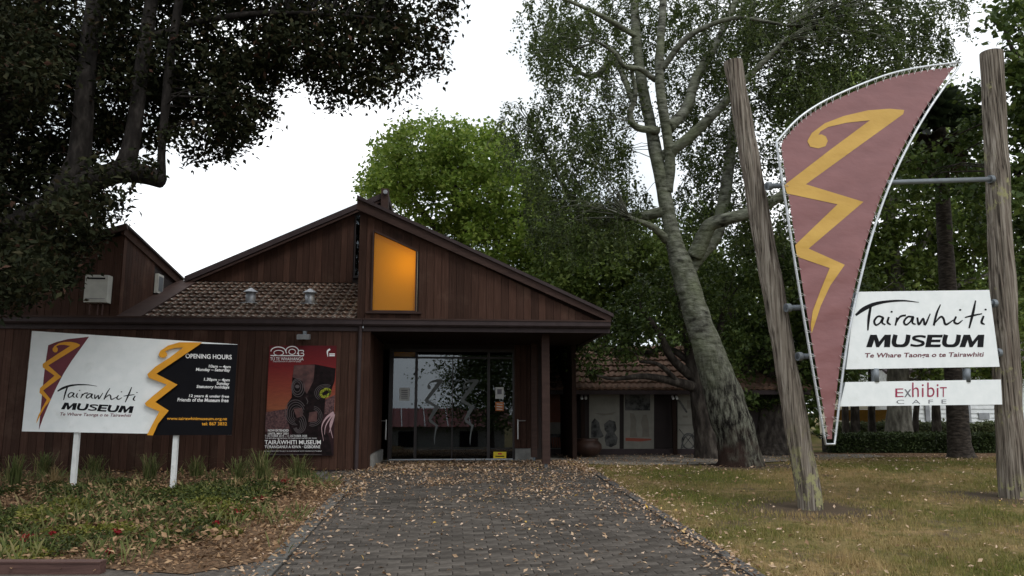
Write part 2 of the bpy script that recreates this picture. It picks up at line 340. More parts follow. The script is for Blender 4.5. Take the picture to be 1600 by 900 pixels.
def poster_mat():
    m, t, b, o = nodes('poster_print'); c = t.nodes.new('ShaderNodeTexCoord'); sp = t.nodes.new('ShaderNodeSeparateXYZ'); t.links.new(c.outputs['Generated'], sp.inputs[0])
    r = ramp(t, [(0, (.012, .008, .01)), (.2, (.03, .014, .016)), (.37, (.04, .02, .024)), (.42, (.3, .1, .05)), (.62, (.26, .055, .035)), (.8, (.19, .02, .022)), (1, (.1, .01, .014))]); t.links.new(sp.outputs[2], r.inputs[0])
    n = noi(t, texco(t, (3, 3, 30)), 3, 5); cc = mixc(t, mapr(t, n, .35, .7, 0, .35), r.outputs[0], (.05, .02, .02))
    t.links.new(cc, b.inputs['Base Color']); b.inputs['Roughness'].default_value = .6; b.inputs['Specular IOR Level'].default_value = .1; return m
m_poster = poster_mat()

# ------------------------------------------------------------------ the setting
def sheet(name, poly_uv, mat, lift, step=.5, xf=None):
    """a sheet cut from a grid of the ground, raised a few millimetres"""
    xs = [p[0] for p in poly_uv]; ys = [p[1] for p in poly_uv]; bm = bmesh.new()
    f = bm.faces.new([bm.verts.new((x, y, 0)) for x, y in poly_uv])
    for ax, lo, hi in ((1, min(ys), max(ys)),):
        k = lo+step
        while k < hi:
            bmesh.ops.bisect_plane(bm, geom=bm.verts[:]+bm.edges[:]+bm.faces[:], plane_co=(0, k, 0), plane_no=(0, 1, 0)); k += step
    for v in bm.verts: v.co.z = gz(v.co.x, v.co.y)+lift
    bmesh.ops.triangulate(bm, faces=bm.faces[:]); bmesh.ops.recalc_face_normals(bm, faces=bm.faces[:])
    if bm.faces and sum(f.normal.z for f in bm.faces) < 0: bmesh.ops.reverse_faces(bm, faces=bm.faces[:])
    me = bpy.data.meshes.new(name); bm.to_mesh(me); bm.free(); me.materials.append(mat)
    return tag(link(name, me), kind='structure')
gx = [-600, -200, -80, -40] + [x*.5 for x in range(-50, 61)] + [45, 90, 200, 600]
gy = [-600, -200, -80, -40] + [y*.5 for y in range(-60, 81)] + [55, 90, 200, 600]
mb = MB()
for y in gy:
    for x in gx:
        near = -20 < x < 25 and 2 < y < 30
        mb.v.append((x, y, gz(x, y) - .012 + (.012*noise.noise(Vector((x*.9, y*.9, 0))) if near else 0)))
nx = len(gx)
for j in range(len(gy)-1):
    for i in range(nx-1): mb.f.append((j*nx+i, j*nx+i+1, (j+1)*nx+i+1, (j+1)*nx+i))
tag(mb.build('ground', m_lawn, smooth=True), kind='structure')

BA = R(4.5); BO = Vector((-2.762, 14.5, 0))            # the museum's corner and its turn; (u, w) along and into the front
cu_, su_ = math.cos(BA), math.sin(BA)
def B2(u, w_): return (BO.x+u*cu_-w_*su_, BO.y+u*su_+w_*cu_)
def B3(u, w_, z): return Vector((*B2(u, w_), z))
def toB(x, y): dx, dy = x-BO.x, y-BO.y; return dx*cu_+dy*su_, -dx*su_+dy*cu_
PU0, PU1 = .16, 4.12
path = sheet('path', [B2(PU0-.02, -18), B2(PU1+.02, -18), B2(PU1+.02, 3.0), B2(-.02, 3.0), B2(-.02, .1), B2(-.5, .1), B2(-.5, -.9), B2(PU0-.02, -1.6)], m_joint, .0)
PW, PD, GAP = .23, .115, .005
def paver_mesh(w_, d_):
    q = MB(); h = .02; c = .006; a, b = w_/2, d_/2
    q.add([(-a,-b,0),(a,-b,0),(a,b,0),(-a,b,0),(-a,-b,h-c),(a,-b,h-c),(a,b,h-c),(-a,b,h-c),(-a+c,-b+c,h),(a-c,-b+c,h),(a-c,b-c,h),(-a+c,b-c,h)],
          [(0,1,5,4),(1,2,6,5),(2,3,7,6),(3,0,4,7),(4,5,9,8),(5,6,10,9),(6,7,11,10),(7,4,8,11),(8,9,10,11)])
    return q
pm_full = paver_mesh(PW-GAP, PD-GAP).mesh('paver', m_paver); pm_half = paver_mesh(PW/2-GAP, PD-GAP).mesh('paver_half', m_paver)
tilt = math.atan(.53/13.2); field = MB(); cnt = 0; wv = -8.15
rows = []
while wv < 2.9: rows.append(wv); wv += PD
for r_, wv in enumerate(rows):
    lo = PU0 if wv < -1.6 else (-.46 if wv < .05 else .02); u = lo - (PW/2 if r_ % 2 else 0)
    while u < PU1-.02:
        u0, u1 = max(u, lo), min(u+PW, PU1); u += PW
        wd = u1-u0
        if wd < .06: continue
        uc = (u0+u1)/2; x, y = B2(uc, wv+PD/2); z = gz(x, y)-.006+random.uniform(-.0025, .0025)
        px = 800+FPX*x/(y*math.cos(PITCH)); sl = tilt if 1 < y < 14.2 else 0
        rx, ry, rz = sl+random.uniform(-.006, .006), random.uniform(-.008, .008), BA
        Mx = Matrix.Translation((x, y, z)) @ Matrix.Rotation(rz, 4, 'Z') @ Matrix.Rotation(rx, 4, 'X') @ Matrix.Rotation(ry, 4, 'Y')
        full = abs(wd-PW) < .02
        if cnt < 300 and y > 6.75 and full:
            o = link('paver', pm_full, path); o.matrix_local = Mx; cnt += 1
        else:
            q = paver_mesh(wd-GAP, PD-GAP); field.add([Mx @ Vector(v) for v in q.v], q.f)
tag(field.build('paver_field', m_paverf, path), kind='stuff')
def kerb(name, pts, wid, h, mat, seg=.9):
    k = tag(empty(name, (0, 0, 0)), kind='structure')
    for (a, b) in zip(pts[:-1], pts[1:]):
        a = Vector(a); b = Vector(b); n = max(1, int((b-a).length/seg))
        for i in range(n):
            p = a.lerp(b, i/n); q = a.lerp(b, (i+1)/n); d = (q-p).normalized()*.006; s_ = Vector((-(q-p).y, (q-p).x)).normalized()*wid/2
            p = p+d; q = q-d; vs = []
            for zz in (-.08, h):
                vs += [(*(e), gz(0, e.y)+zz+(random.uniform(-.004, .004) if zz > 0 else 0)) for e in (p-s_, q-s_, q+s_, p+s_)]
            MB().add(vs, [(0,3,2,1),(4,5,6,7),(0,1,5,4),(1,2,6,5),(2,3,7,6),(3,0,4,7)]).build('kerb_block', mat, k)
    return k
kerb('path_kerb', [B2(.06, -18), B2(.06, -1.7), B2(-.6, -.95), B2(-.62, -.2)], .17, .022, m_kerb)
kerb('lawn_edging', [B2(4.2, -18), B2(4.2, .4)], .11, .02, m_edge)
bedp = [(-16, 15.2), (-16, 7.1), (-3.5, 7.1), (-2.75, 6.9), (-2.1, 7.6), B2(-.04, -6.6), B2(-.04, -1.75), B2(-.72, -1.0), B2(-.75, .35)]
sheet('garden_bed', bedp, m_mulch, .006)
sheet('side_pavement', [(-16, 3), B2(-.03, -11.5), B2(-.03, -6.7), (-2.3, 8.2), (-3.2, 7.6), (-3.6, 7.4), (-16, 7.4)], m_paver, -.002)
sheet('gravel_path', [B2(3.7, 2.4), B2(5.0, 1.2), (4.0, 16.4), (7.5, 18.2), (9, 19.2), (9, 20.2), (.5, 20.2)], m_gravel, .006)
sheet('leaf_strewn_verge', [(6.5, 18.6), (14, 18.8), (22, 19.2), (22, 21.2), (6.5, 21.2)], m_mulch, .002)
sheet('road', [(-60, -9), (60, -9), (60, -3.2), (-60, -3.2)], m_asph, .006)
# ------------------------------------------------------------------ text as flat print
def text_mesh(s_, bold=0, shear=0, space=1.0, align='LEFT'):
    cu = bpy.data.curves.new('txt', 'FONT'); cu.body = s_; cu.offset = bold; cu.shear = shear; cu.space_character = space; cu.resolution_u = 3; cu.align_x = align; cu.space_line = .95
    ob = bpy.data.objects.new('txt', cu); C.objects.link(ob); dg = bpy.context.evaluated_depsgraph_get(); e = ob.evaluated_get(dg); me = e.to_mesh()
    v = np.array([x.co[:2] for x in me.vertices]); f = [tuple(p.vertices) for p in me.polygons]; e.to_mesh_clear()
    bpy.data.objects.remove(ob); bpy.data.curves.remove(cu)
    lo, hi = v.min(0), v.max(0); return (v-lo)/(hi-lo), f
def text(name, s_, pl, quad, mat, parent, off, bold=0, shear=0, space=1.0, align='LEFT'):
    """quad: pixel corners bottom-left, bottom-right, top-right, top-left of the print on its panel"""
    v, f = text_mesh(s_, bold, shear, space, align); q = [np.array(p, float) for p in quad]; m = MB()
    m.v = [tuple(pl.pt(*((1-a)*(1-b)*q[0]+a*(1-b)*q[1]+a*b*q[2]+(1-a)*b*q[3]), off)) for a, b in v]; m.f = f
    return m.build(name, mat, parent)
def rq(x0, y0, x1, y1, dy=0): return [(x0, y1), (x1, y1+dy), (x1, y0+dy), (x0, y0)]
def poly_plate(name, pl, pts, mat, parent, off, th=.004):
    m = MB(); m.prism([pl.pt(x, y, off) for x, y in pts], [pl.pt(x, y, off-th) for x, y in pts]); return m.build(name, mat, parent)
def strokes(name, pl, lines, mat, parent, off, mp=lambda x, y: (x, y), ws=1.0, k=6):
    m = MB()
    for st in lines:
        if len(st) == 1:
            x, y, w_ = st[0]; n = 10; b = len(m.v); m.v += [tuple(pl.pt(*mp(x+w_*math.cos(2*math.pi*i/n), y+w_*.8*math.sin(2*math.pi*i/n)), off)) for i in range(n)]; m.f.append(tuple(b+i for i in range(n))); continue
        P_ = spline(st, k); b = len(m.v); n = len(P_)
        for i, p in enumerate(P_):
            d = P_[min(i+1, n-1)][:2]-P_[max(i-1, 0)][:2]; d = d/(np.linalg.norm(d)+1e-9); nn = np.array([-d[1], d[0]])*p[2]*.5*ws
            m.v += [tuple(pl.pt(*mp(*(p[:2]+nn)), off)), tuple(pl.pt(*mp(*(p[:2]-nn)), off))]
        for i in range(n-1): m.f.append((b+2*i, b+2*i+1, b+2*i+3, b+2*i+2))
    return m.build(name, mat, parent)
SCRIPT = [[(372,172,8),(400,150,15),(440,131,13),(490,121,9),(550,118,6),(606,124,2)], [(428,137,8),(421,180,10),(417,228,5)],
          [(474,180,7),(455,176,7),(441,193,8),(447,208,7),(462,200,6),(474,180,8),(470,199,7),(482,207,5)], [(495,178,7),(490,198,8),(502,207,5)], [(505,159,4.5)],
          [(519,210,6),(526,180,8)], [(522,200,4),(537,177,7),(558,172,7)], [(584,178,7),(565,178,7),(551,195,8),(558,207,7),(573,197,6),(585,178,8),(582,199,7),(594,206,5)],
          [(600,180,7),(606,206,8),(622,184,7),(629,207,8),(648,166,4)], [(686,132,4),(672,165,8),(661,210,8)], [(663,203,4),(686,178,7),(697,184,8),(706,206,8),(736,188,3)],
          [(744,176,7),(737,196,8),(750,203,7),(768,190,3)], [(759,152,4.5)], [(816,117,5),(806,165,10),(792,220,6)], [(776,180,4),(806,173,7),(840,166,4)], [(846,174,7),(838,198,9),(850,206,4)], [(853,151,4.5)]]
ZIG = [(694,265),(640,260),(560,266),(470,287),(400,314),(352,350),(335,380),(346,401),(376,407),(402,399),(411,380),(404,363),(388,355),(376,357),(384,344),(412,328),(480,312),(567,303),(420,412),(250,543),(260,574),(447,614),(290,765),(297,808),(418,850),
       (385,930),(355,1010),(348,1060),(351,1092),(362,1060),(385,990),(420,915),(474,838),(340,778),(543,605),(330,540),(690,280)]
def museum(pl, mat, parent, off, mp):
    """the heavy slanted capitals, drawn in the frame of the large board"""
    M_ = [(0,0),(.07,1),(.34,1),(.5,.45),(.68,1),(.94,1),(1,0),(.75,0),(.71,.6),(.54,0),(.42,0),(.28,.6),(.24,0)]; E_ = [(0,0),(0,1),(1,1),(1,.78),(.34,.78),(.34,.61),(.92,.61),(.92,.4),(.34,.4),(.34,.22),(1,.22),(1,0)]
    U_ = [(.15,1),(.14,.42),(.26,.16),(.5,.11),(.74,.16),(.86,.42),(.85,1)]; S_ = [(.93,.82),(.6,.89),(.24,.83),(.2,.67),(.5,.53),(.8,.4),(.8,.2),(.45,.11),(.06,.18)]
    x = 411
    for ch, wd in zip('MUSEUM', (88, 68, 58, 56, 68, 88)):
        m = MB()
        f = lambda u, v: (x+u*wd+v*9, 290-v*46)
        if ch in 'ME':
            q = [f(u, v) for u, v in (M_ if ch == 'M' else E_)]; b = len(m.v); m.v += [tuple(pl.pt(*mp(*p), off)) for p in q]; m.f += [tuple(b+i for i in t) for t in tessellate_polygon([[Vector((*p, 0)) for p in q]])]
        else:
            P_ = spline([f(u, v) for u, v in (U_ if ch == 'U' else S_)], 5); b = len(m.v); n = len(P_); hw = 8.5 if ch == 'U' else 6.2
            for i, p in enumerate(P_):
                d = P_[min(i+1, n-1)]-P_[max(i-1, 0)]; d = d/np.linalg.norm(d); sx = abs(d[1]); nn = np.array([-d[1], d[0]])*(hw*(.62+.38*sx))
                m.v += [tuple(pl.pt(*mp(*(p+nn)), off)), tuple(pl.pt(*mp(*(p-nn)), off))]
            m.f += [(b+2*i, b+2*i+1, b+2*i+3, b+2*i+2) for i in range(n-1)]
        x += wd+1.5; m.build('letter', mat, parent)
def affine(src, dst):
    A_ = np.array([[x, y, 1] for x, y in src]); M_ = np.linalg.solve(A_, np.array(dst, float)); return lambda x, y: tuple(np.array([x, y, 1]) @ M_)
c7 = lambda x, y: (1120+x/2.369, 60+y/2.369); c8 = lambda x, y: (1180+x/2.369, 420+y/2.369); c2 = lambda x, y: (x/3.215, 500+y/3.215)

# ------------------------------------------------------------------ the museum
mus = tag(empty('museum_building', BO, BA), 'dark brown timber clad museum with gabled porch, amber window and tiled roof', 'building')
def L(mb_, name, mat, parent=mus, smooth=False): return mb_.build(name, mat, parent, world=False, smooth=smooth)
def pr(mb_, pts, w0, w1):                             # outline in (u, z) pushed from depth w0 (front) to w1
    return mb_.prism([(u, w0, z) for u, z in pts], [(u, w1, z) for u, z in pts])
def boards(parent, u0, u1, bot, top, w0, bw=.142, hole=None, th=.022):
    n = max(1, round((u1-u0)/bw)); bw = (u1-u0)/n
    for i in range(n):
        a, b = u0+i*bw+.003, u0+(i+1)*bw-.003; d = random.uniform(-.003, .003); segs = [(bot, top)]
        if hole and b > hole[0]+.02 and a < hole[1]-.02: segs = [(bot, lambda u: hole[2]), (hole[3], top)]
        for lo, hi in segs:
            pts = [(a, lo(a)), (b, lo(b)), (b, hi(b)), (a, hi(a))]
            if min(hi(a)-lo(a), hi(b)-lo(b)) < -.01: continue
            if max(hi(a)-lo(a), hi(b)-lo(b)) < .04: continue
            pts = [(u, max(z, lo(u)+.002)) if k > 1 else (u, z) for k, (u, z) in enumerate(pts)]
            o = L(pr(MB(), pts, w0-th+d, w0), 'board', m_board, parent)
K = lambda z: (lambda u: z)
def line(u0, z0, u1, z1): return lambda u: z0+(z1-z0)*(u-u0)/(u1-u0)
EZ = 3.08                                             # underside of the fascia
# front wall left of the porch
wall = L(MB().box(-9.5, .02, .03, .2, .3, 3.14), 'front_wall', m_dark)
boards(wall, -9.5, 0.02, K(.56), K(EZ), .028)
L(MB().box(-9.5, .0, .0, .026, .36, .548), 'base_board', m_fascia, wall)
# sub-floor vent at the far left
sv = L(MB().box(-7.1, -6.25, -.012, .004, .62, .86), 'wall_vent', m_dark)
for i in range(3): L(MB().box(-7.08, -6.27, -.04, -.014, .64+i*.075, .675+i*.075), 'vent_slat', m_concrete, sv)
# left return of the porch and its plinth
rw = L(MB().box(.04, .1, .2, 3.0, .36, 3.1), 'porch_side_wall', m_dark)
for i in range(20): L(MB().box(.1, .122, .03+i*.148, .03+i*.148+.143, .8 if i > 3 else .56, 3.08), 'board', m_board, rw)
L(MB().box(.024, .125, -.0, .026, .56, 3.08), 'corner_board', m_board, rw)
L(MB().box(.1, .17, .75, 2.98, .4, .79), 'plinth', m_concrete)
# porch back wall, doors
bw_ = L(MB().box(3.06, 3.6, 3.02, 3.2, .4, 3.12), 'porch_back_wall', m_dark)
boards(bw_, 3.06, 3.6, K(.8), K(3.1), 3.018)
L(MB().box(3.07, 3.5, 2.93, 3.018, .42, .79), 'plinth', m_concrete)
L(MB().box(.1, 3.06, 3.02, 3.2, 2.99, 3.14), 'door_lintel', m_dark)
door = L(MB().box(.26, 3.06, 2.98, 3.06, 2.93, 2.995).box(.26, .3, 2.98, 3.06, .53, 2.93).box(3.02, 3.06, 2.98, 3.06, .53, 2.93), 'door_frame', m_doorf)
L(MB().box(.14, 3.3, 2.72, 2.975, .44, .552), 'threshold', m_concrete)
L(MB().box(.3, 3.02, 2.955, 2.976, .552, .572), 'door_track', m_steel, door)
for a, b in ((.3, .35), (.83, .89), (2.45, 2.51)): L(MB().box(a, b, 2.985, 3.055, .573, 2.925), 'mullion', m_doorf, door)
L(MB().box(.352, 3.018, 2.99, 3.05, 2.78, 2.82), 'transom_bar', m_doorf, door)
for a, b in ((.352, .828), (.892, 1.658), (1.682, 2.448), (2.512, 3.018)): L(MB().box(a, b, 3.015, 3.023, .575, 2.778), 'pane', m_glass, door)
for a, b, mm in ((.352, .828, m_amber), (.892, 3.018, m_glass)): L(MB().box(a, b, 3.015, 3.023, 2.822, 2.924), 'transom_pane', mm, door)
L(MB().box(1.66, 1.68, 2.99, 3.05, .575, 2.778), 'door_stile', m_doorf, door)
for u in (.22, 3.13):
    L(MB().tube([(u, 2.97, 1.0), (u, 2.9, 1.0), (u, 2.9, 1.42), (u, 2.97, 1.42)], .016, 8).tube([(u, 2.9, 1.4), (u+(.17 if u > 1 else -.1), 2.9, 1.4)], .012, 8), 'door_handle', m_handle, door)
mp_ = affine([(694, 265), (250, 550), (351, 1092)], [(706, 352), (598, 470), (655, 735)])   # the etched marks, measured on the door
FP = Plane(B3(0, 3.0, 1), (-su_, cu_, 0))
for dx in (0, -209):
    pts = [mp_(x, y) for x, y in ZIG]; cr5 = [((560+(x+dx)/3.75), 500+y/3.75) for x, y in pts]; m = MB()
    m.v = [tuple((lambda q: (*toB(q.x, q.y), q.z))(FP.pt(x, y, -.010))) for x, y in cr5]
    m.f = [t for t in tessellate_polygon([[Vector((a, c, 0)) for a, b, c in m.v]])]; L(m, 'etched_mark', m_frost, door)
# room behind the glass
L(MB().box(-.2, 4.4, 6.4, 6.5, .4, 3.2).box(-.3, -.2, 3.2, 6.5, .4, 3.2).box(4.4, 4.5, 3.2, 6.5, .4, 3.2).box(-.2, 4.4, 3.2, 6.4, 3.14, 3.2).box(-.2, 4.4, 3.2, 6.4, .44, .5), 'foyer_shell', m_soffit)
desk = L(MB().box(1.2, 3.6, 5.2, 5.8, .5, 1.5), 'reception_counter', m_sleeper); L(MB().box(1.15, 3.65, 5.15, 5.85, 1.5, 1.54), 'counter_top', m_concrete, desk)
# porch ceiling, beam, post
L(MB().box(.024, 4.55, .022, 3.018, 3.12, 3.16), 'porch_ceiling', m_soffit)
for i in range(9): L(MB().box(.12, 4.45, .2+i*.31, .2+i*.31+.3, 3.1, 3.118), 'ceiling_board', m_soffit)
def gutter(u0, u1):
    g = L(MB().prism([(u0, -.13, 3.30), (u0, -.13, 3.20), (u0, -.10, 3.17), (u0, -.03, 3.17), (u0, -.03, 3.30)], [(u1, -.13, 3.30), (u1, -.13, 3.20), (u1, -.10, 3.17), (u1, -.03, 3.17), (u1, -.03, 3.30)]), 'gutter', m_fascia)
    L(MB().box(u0, u1, -.145, -.12, 3.28, 3.31), 'gutter_lip', m_barge, g)
    L(MB().box(u0, u1, -.03, .02, EZ, 3.3), 'fascia', m_fascia)
gutter(-9.6, -.02); gutter(-.01, 4.64)
L(MB().box(3.385, 3.535, .42, .57, .62, 3.12), 'porch_post', m_barge); L(MB().box(3.43, 3.49, .465, .525, .4, .62), 'post_foot', m_pipe)
L(MB().box(3.40, 3.53, 2.62, 2.75, .62, 3.12), 'porch_post', m_barge); L(MB().box(3.44, 3.49, 2.66, 2.71, .4, .62), 'post_foot', m_pipe)
L(MB().tube([(-.06, -.06, 3.17), (-.06, -.04, 3.0), (-.06, -.035, .5)], .035, 10), 'downpipe', m_fascia)
# right gable over the porch
gz_ = line(-.12, 5.42, 4.4, 3.3)
gab = L(pr(pr(pr(pr(MB(), [(-.12, 3.3), (.11, 3.3), (.11, gz_(.11)), (-.12, 5.42)], .05, .16), [(.97, 3.3), (4.4, 3.3), (.97, gz_(.97))], .05, .16), [(.112, 3.3), (.968, 3.3), (.968, 3.44), (.112, 3.44)], .05, .16), [(.112, 5.02), (.968, 4.64), (.968, gz_(.968)), (.112, gz_(.112))], .05, .16), 'gable_wall', m_dark)
gl = line(-.12, 5.42, 4.42, 3.315)
AW = [(.13, 3.46), (.95, 3.46), (.95, 4.63), (.13, 5.0)]
at_ = line(.13, 5.0, .95, 4.63)
boards(gab, -.14, 4.42, K(3.31), gl, .048, hole=(.13, .95, 3.46, at_))
bg_ = L(pr(MB(), [(-.19, 5.4), (4.66, 3.18+.1), (4.66, 3.4), (-.19, 5.63)], -.09, .06), 'barge_board', m_barge)
L(pr(MB(), [(-.19, 5.6), (4.7, 3.375), (4.7, 3.44), (-.19, 5.665)], -.13, 8), 'roof_sheet', m_fascia)
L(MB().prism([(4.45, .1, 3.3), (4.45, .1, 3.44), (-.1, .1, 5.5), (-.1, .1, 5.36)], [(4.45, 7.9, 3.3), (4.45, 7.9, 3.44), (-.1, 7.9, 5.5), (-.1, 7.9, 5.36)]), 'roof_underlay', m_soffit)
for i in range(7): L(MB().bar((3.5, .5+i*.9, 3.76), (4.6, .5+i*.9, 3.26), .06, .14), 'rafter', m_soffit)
L(MB().box(4.56, 4.66, .06, 8, 3.1, 3.34), 'side_gutter', m_fascia)
# cross wall carrying the porch roof on the right, seen dark beyond the post
sw = L(MB().box(3.62, 3.7, 3.2, 8, .4, 3.6), 'side_wall', m_dark)
for i in range(16): L(MB().box(3.7, 3.722, 3.2+i*.3, 3.2+i*.3+.295, .5, 3.6), 'board', m_board, sw)
aw = L(MB().prism([(u, .03, z) for u, z in AW], [(u, .038, z) for u, z in AW]), 'amber_window', m_amber, mus)
fr = MB()
for (a, b) in zip(AW, AW[1:]+AW[:1]): fr.bar((a[0], .02, a[1]), (b[0], .02, b[1]), .1, .03, up=(b[1]-a[1], 0, a[0]-b[0]))
L(fr, 'window_frame', m_barge, aw)
L(MB().box(.03, 1.06, -.05, .02, 3.415, 3.455), 'window_sill', m_barge, aw)
L(MB().box(.0, 1.1, 1.2, 1.24, 3.32, 5.3), 'lit_room_wall', m_wpost, gab)
lp = bpy.data.lights.new('window_lamp', 'POINT'); lp.energy = 11; lp.color = (1, .86, .55); lp.shadow_soft_size = .12
lo = bpy.data.objects.new('window_lamp', lp); C.objects.link(lo); lo.parent = aw; lo.location = (.82, .52, 4.38)
# clerestory wall, set back, and its roof
ct = line(-4.1, 4.49, -.1, 6.42)
cl = L(pr(MB(), [(-4.1, 4.2), (.1, 4.2), (.1, 6.45), (-4.1, 4.47)], 3.03, 3.2), 'clerestory_wall', m_dark)
boards(cl, -4.0, -.62, K(4.48), lambda u: ct(u)-.02, 3.028)
cw = L(MB().box(-.6, -.42, 2.99, 3.02, 4.6, 6.1), 'clerestory_window', m_doorf); L(MB().box(-.57, -.45, 2.982, 2.988, 4.65, 6.05), 'pane', m_glass, cw)
boards(cl, -.41, -.12, K(4.48), lambda u: ct(u)-.02, 3.028)
L(MB().prism([(-4.25, 2.8, 4.42), (.14, 2.8, 6.47), (.14, 2.8, 6.6), (-4.25, 2.8, 4.55)], [(-4.25, 9, 4.42), (.14, 9, 6.47), (.14, 9, 6.6), (-4.25, 9, 4.55)]), 'upper_roof', m_fascia)
L(MB().bar((-4.2, 2.86, 4.40), (.1, 2.86, 6.41), .05, .07, up=(0, 1, 0)), 'upper_barge', m_barge)
rc = L(MB().box(.0, .16, 2.7, 3.0, 6.1, 6.62), 'ridge_cap', m_barge); L(MB().tube([(.1, 2.62, 6.52), (.1, 2.72, 6.52)], .05, 12), 'flood_light', m_lead, rc)
# tiled roof
TS = math.atan2(4.47-3.3, 3.05); tr_ = L(MB().prism([(-5.5, -.08, 3.25), (-.14, -.08, 3.25), (-.14, 3.0, 4.43), (-5.5, 3.0, 4.43)], [(-5.5, -.08, 3.2), (-.14, -.08, 3.2), (-.14, 3.0, 4.38), (-5.5, 3.0, 4.38)]), 'tiled_roof', m_dark)
def tile_mesh(name, w_, l_, mat):
    n = 12; q = MB()                                   # two rolls across, thick lower edge
    for yy, lift in ((0, .05), (l_, 0)):
        for i in range(n+1): x = w_*i/n; q.v.append((x, yy, lift+.012*math.cos(4*math.pi*i/n)))
    for i in range(n+1): x = w_*i/n; q.v.append((x, .006, -.012+.012*math.cos(4*math.pi*i/n)))
    m_ = n+1
    for i in range(n): q.f += [(i, i+1, m_+i+1, m_+i), (2*m_+i, 2*m_+i+1, i+1, i)]
    return q.mesh(name, mat)
TW = .27; tm = tile_mesh('tile', TW-.004, .36, m_tile_old); NR = 10; TL = 3.2/NR
for r_ in range(NR):
    d = r_*TL; wy = -.1+d*math.cos(TS); zz = 3.285+d*math.sin(TS); ul = -4.12+.0*wy+ (-.0)
    left = -4.05+max(0, 0)*wy; n = int((-.15-left)/TW)
    for i in range(n+1):
        u = -.15-TW*(i+1)
        if u < -4.1+.04: continue
        o = link('tile', tm, tr_); o.location = (u, wy, zz); o.rotation_euler = (TS+random.uniform(-.012, .012), random.uniform(-.01, .01), random.uniform(-.008, .008))
# valley flashing beside the left block
L(MB().prism([(-4.45, -.08, 3.31), (-4.02, -.08, 3.31), (-4.02, 3.0, 4.49), (-4.45, 3.0, 4.49)], [(-4.45, -.08, 3.27), (-4.02, -.08, 3.27), (-4.02, 3.0, 4.45), (-4.45, 3.0, 4.45)]), 'valley_flashing', m_barge, tr_)
for u in (-2.36, -1.2):
    wy = 1.05; z0 = 3.3+wy*math.tan(TS)
    v = L(MB().lathe((u, wy, z0-.05), [(.095, 0), (.095, .30)], 18).box(u-.17, u+.17, wy-.17, wy+.17, z0+.005, z0+.02), 'roof_vent', m_lead, tr_, True)
    for p in v.data.polygons: p.use_smooth = abs(p.normal.z) < .5
    L(MB().lathe((u, wy, z0+.24), [(.145, 0), (.14, .012), (.02, .09), (.0, .092)], 20), 'vent_cowl', m_lead, tr_)
L(MB().tube([(-1.62, .25, 3.3), (-1.62, .25, 3.62)], .018, 8), 'stub_pipe', m_sleeper, tr_)
# left block with its falling roof
lb = L(MB().prism([(-4.47, .05, 3.31), (-4.47, .05, 4.86), (-4.47, 3.1, 4.38), (-4.47, 3.1, 3.31)], [(-9, .05, 3.31), (-9, .05, 3.4), (-9, 3.1, 3.4), (-9, 3.1, 3.31)]), 'left_block', m_dark)
bt = line(-4.47, 4.86, -9, 3.4)
boards(lb, -9, -4.47, K(3.32), lambda u: bt(u)-.01, .048)
for i in range(11):
    a = .04+i*.142; b = a+.136; f_ = lambda y: 4.86-.157*(y-.05)-.02; g_ = lambda y: 3.33+y*math.tan(TS)
    L(MB().prism([(-4.448, a, g_(a)), (-4.448, b, g_(b)), (-4.448, b, f_(b)), (-4.448, a, f_(a))], [(-4.468, a, g_(a)), (-4.468, b, g_(b)), (-4.468, b, f_(b)), (-4.468, a, f_(a))]), 'board', m_board, lb)
L(MB().bar((-4.45, -.06, 4.92), (-4.45, 3.15, 4.46), .06, .17), 'side_barge', m_board, lb)
L(MB().prism([(-4.38, -.1, 5.0), (-4.38, 3.2, 4.53), (-4.38, 3.2, 4.57), (-4.38, -.1, 5.04)], [(-9.1, -.1, 3.5), (-9.1, 3.2, 3.1), (-9.1, 3.2, 3.14), (-9.1, -.1, 3.54)]), 'block_roof', m_fascia, lb)
L(MB().bar((-4.36, -.1, 4.97), (-9.1, -.1, 3.47), .05, .1), 'front_barge', m_barge, lb)
vl = tag(L(MB().box(-4.44, -4.37, 1.62, 1.92, 4.0, 4.4), 'wall_vent_hood', m_box), None); L(MB().box(-4.368, -4.362, 1.66, 1.88, 4.05, 4.35), 'vent_grille', m_pipe, vl)

# things fixed to the museum that could be lifted away
wh = tag(empty('water_heater', B3(-4.79, -.0, 3.55), BA), 'cream gas water heater box mounted high on the dark wall', 'water heater')
L(MB().box(-.2, .2, -.18, .01, 0, .5), 'casing', m_box, wh); L(MB().box(-.15, .15, -.186, -.181, .42, .45), 'flue_slot', m_ink, wh); L(MB().box(-.17, .17, -.186, -.181, .06, .068), 'seam', m_greyprint, wh)
for x in (-.12, .02, .1): L(MB().tube([(x, -.08, .0), (x, -.08, -.22)], .014, 8), 'pipe', m_sleeper, wh)
wlamp = tag(empty('wall_lamp', B3(-1.07, -.02, 2.9), BA), 'small grey flood lamp on the wall above the red poster', 'lamp')
L(MB().prism([(-.11, -.2, .0), (.11, -.2, .0), (.11, -.22, .08), (-.11, -.22, .08)], [(-.11, -.03, .02), (.11, -.03, .02), (.11, -.05, .11), (-.11, -.05, .11)]), 'lamp_head', m_lead, wlamp); L(MB().box(-.03, .03, -.05, .02, .06, .17), 'bracket', m_pipe, wlamp)

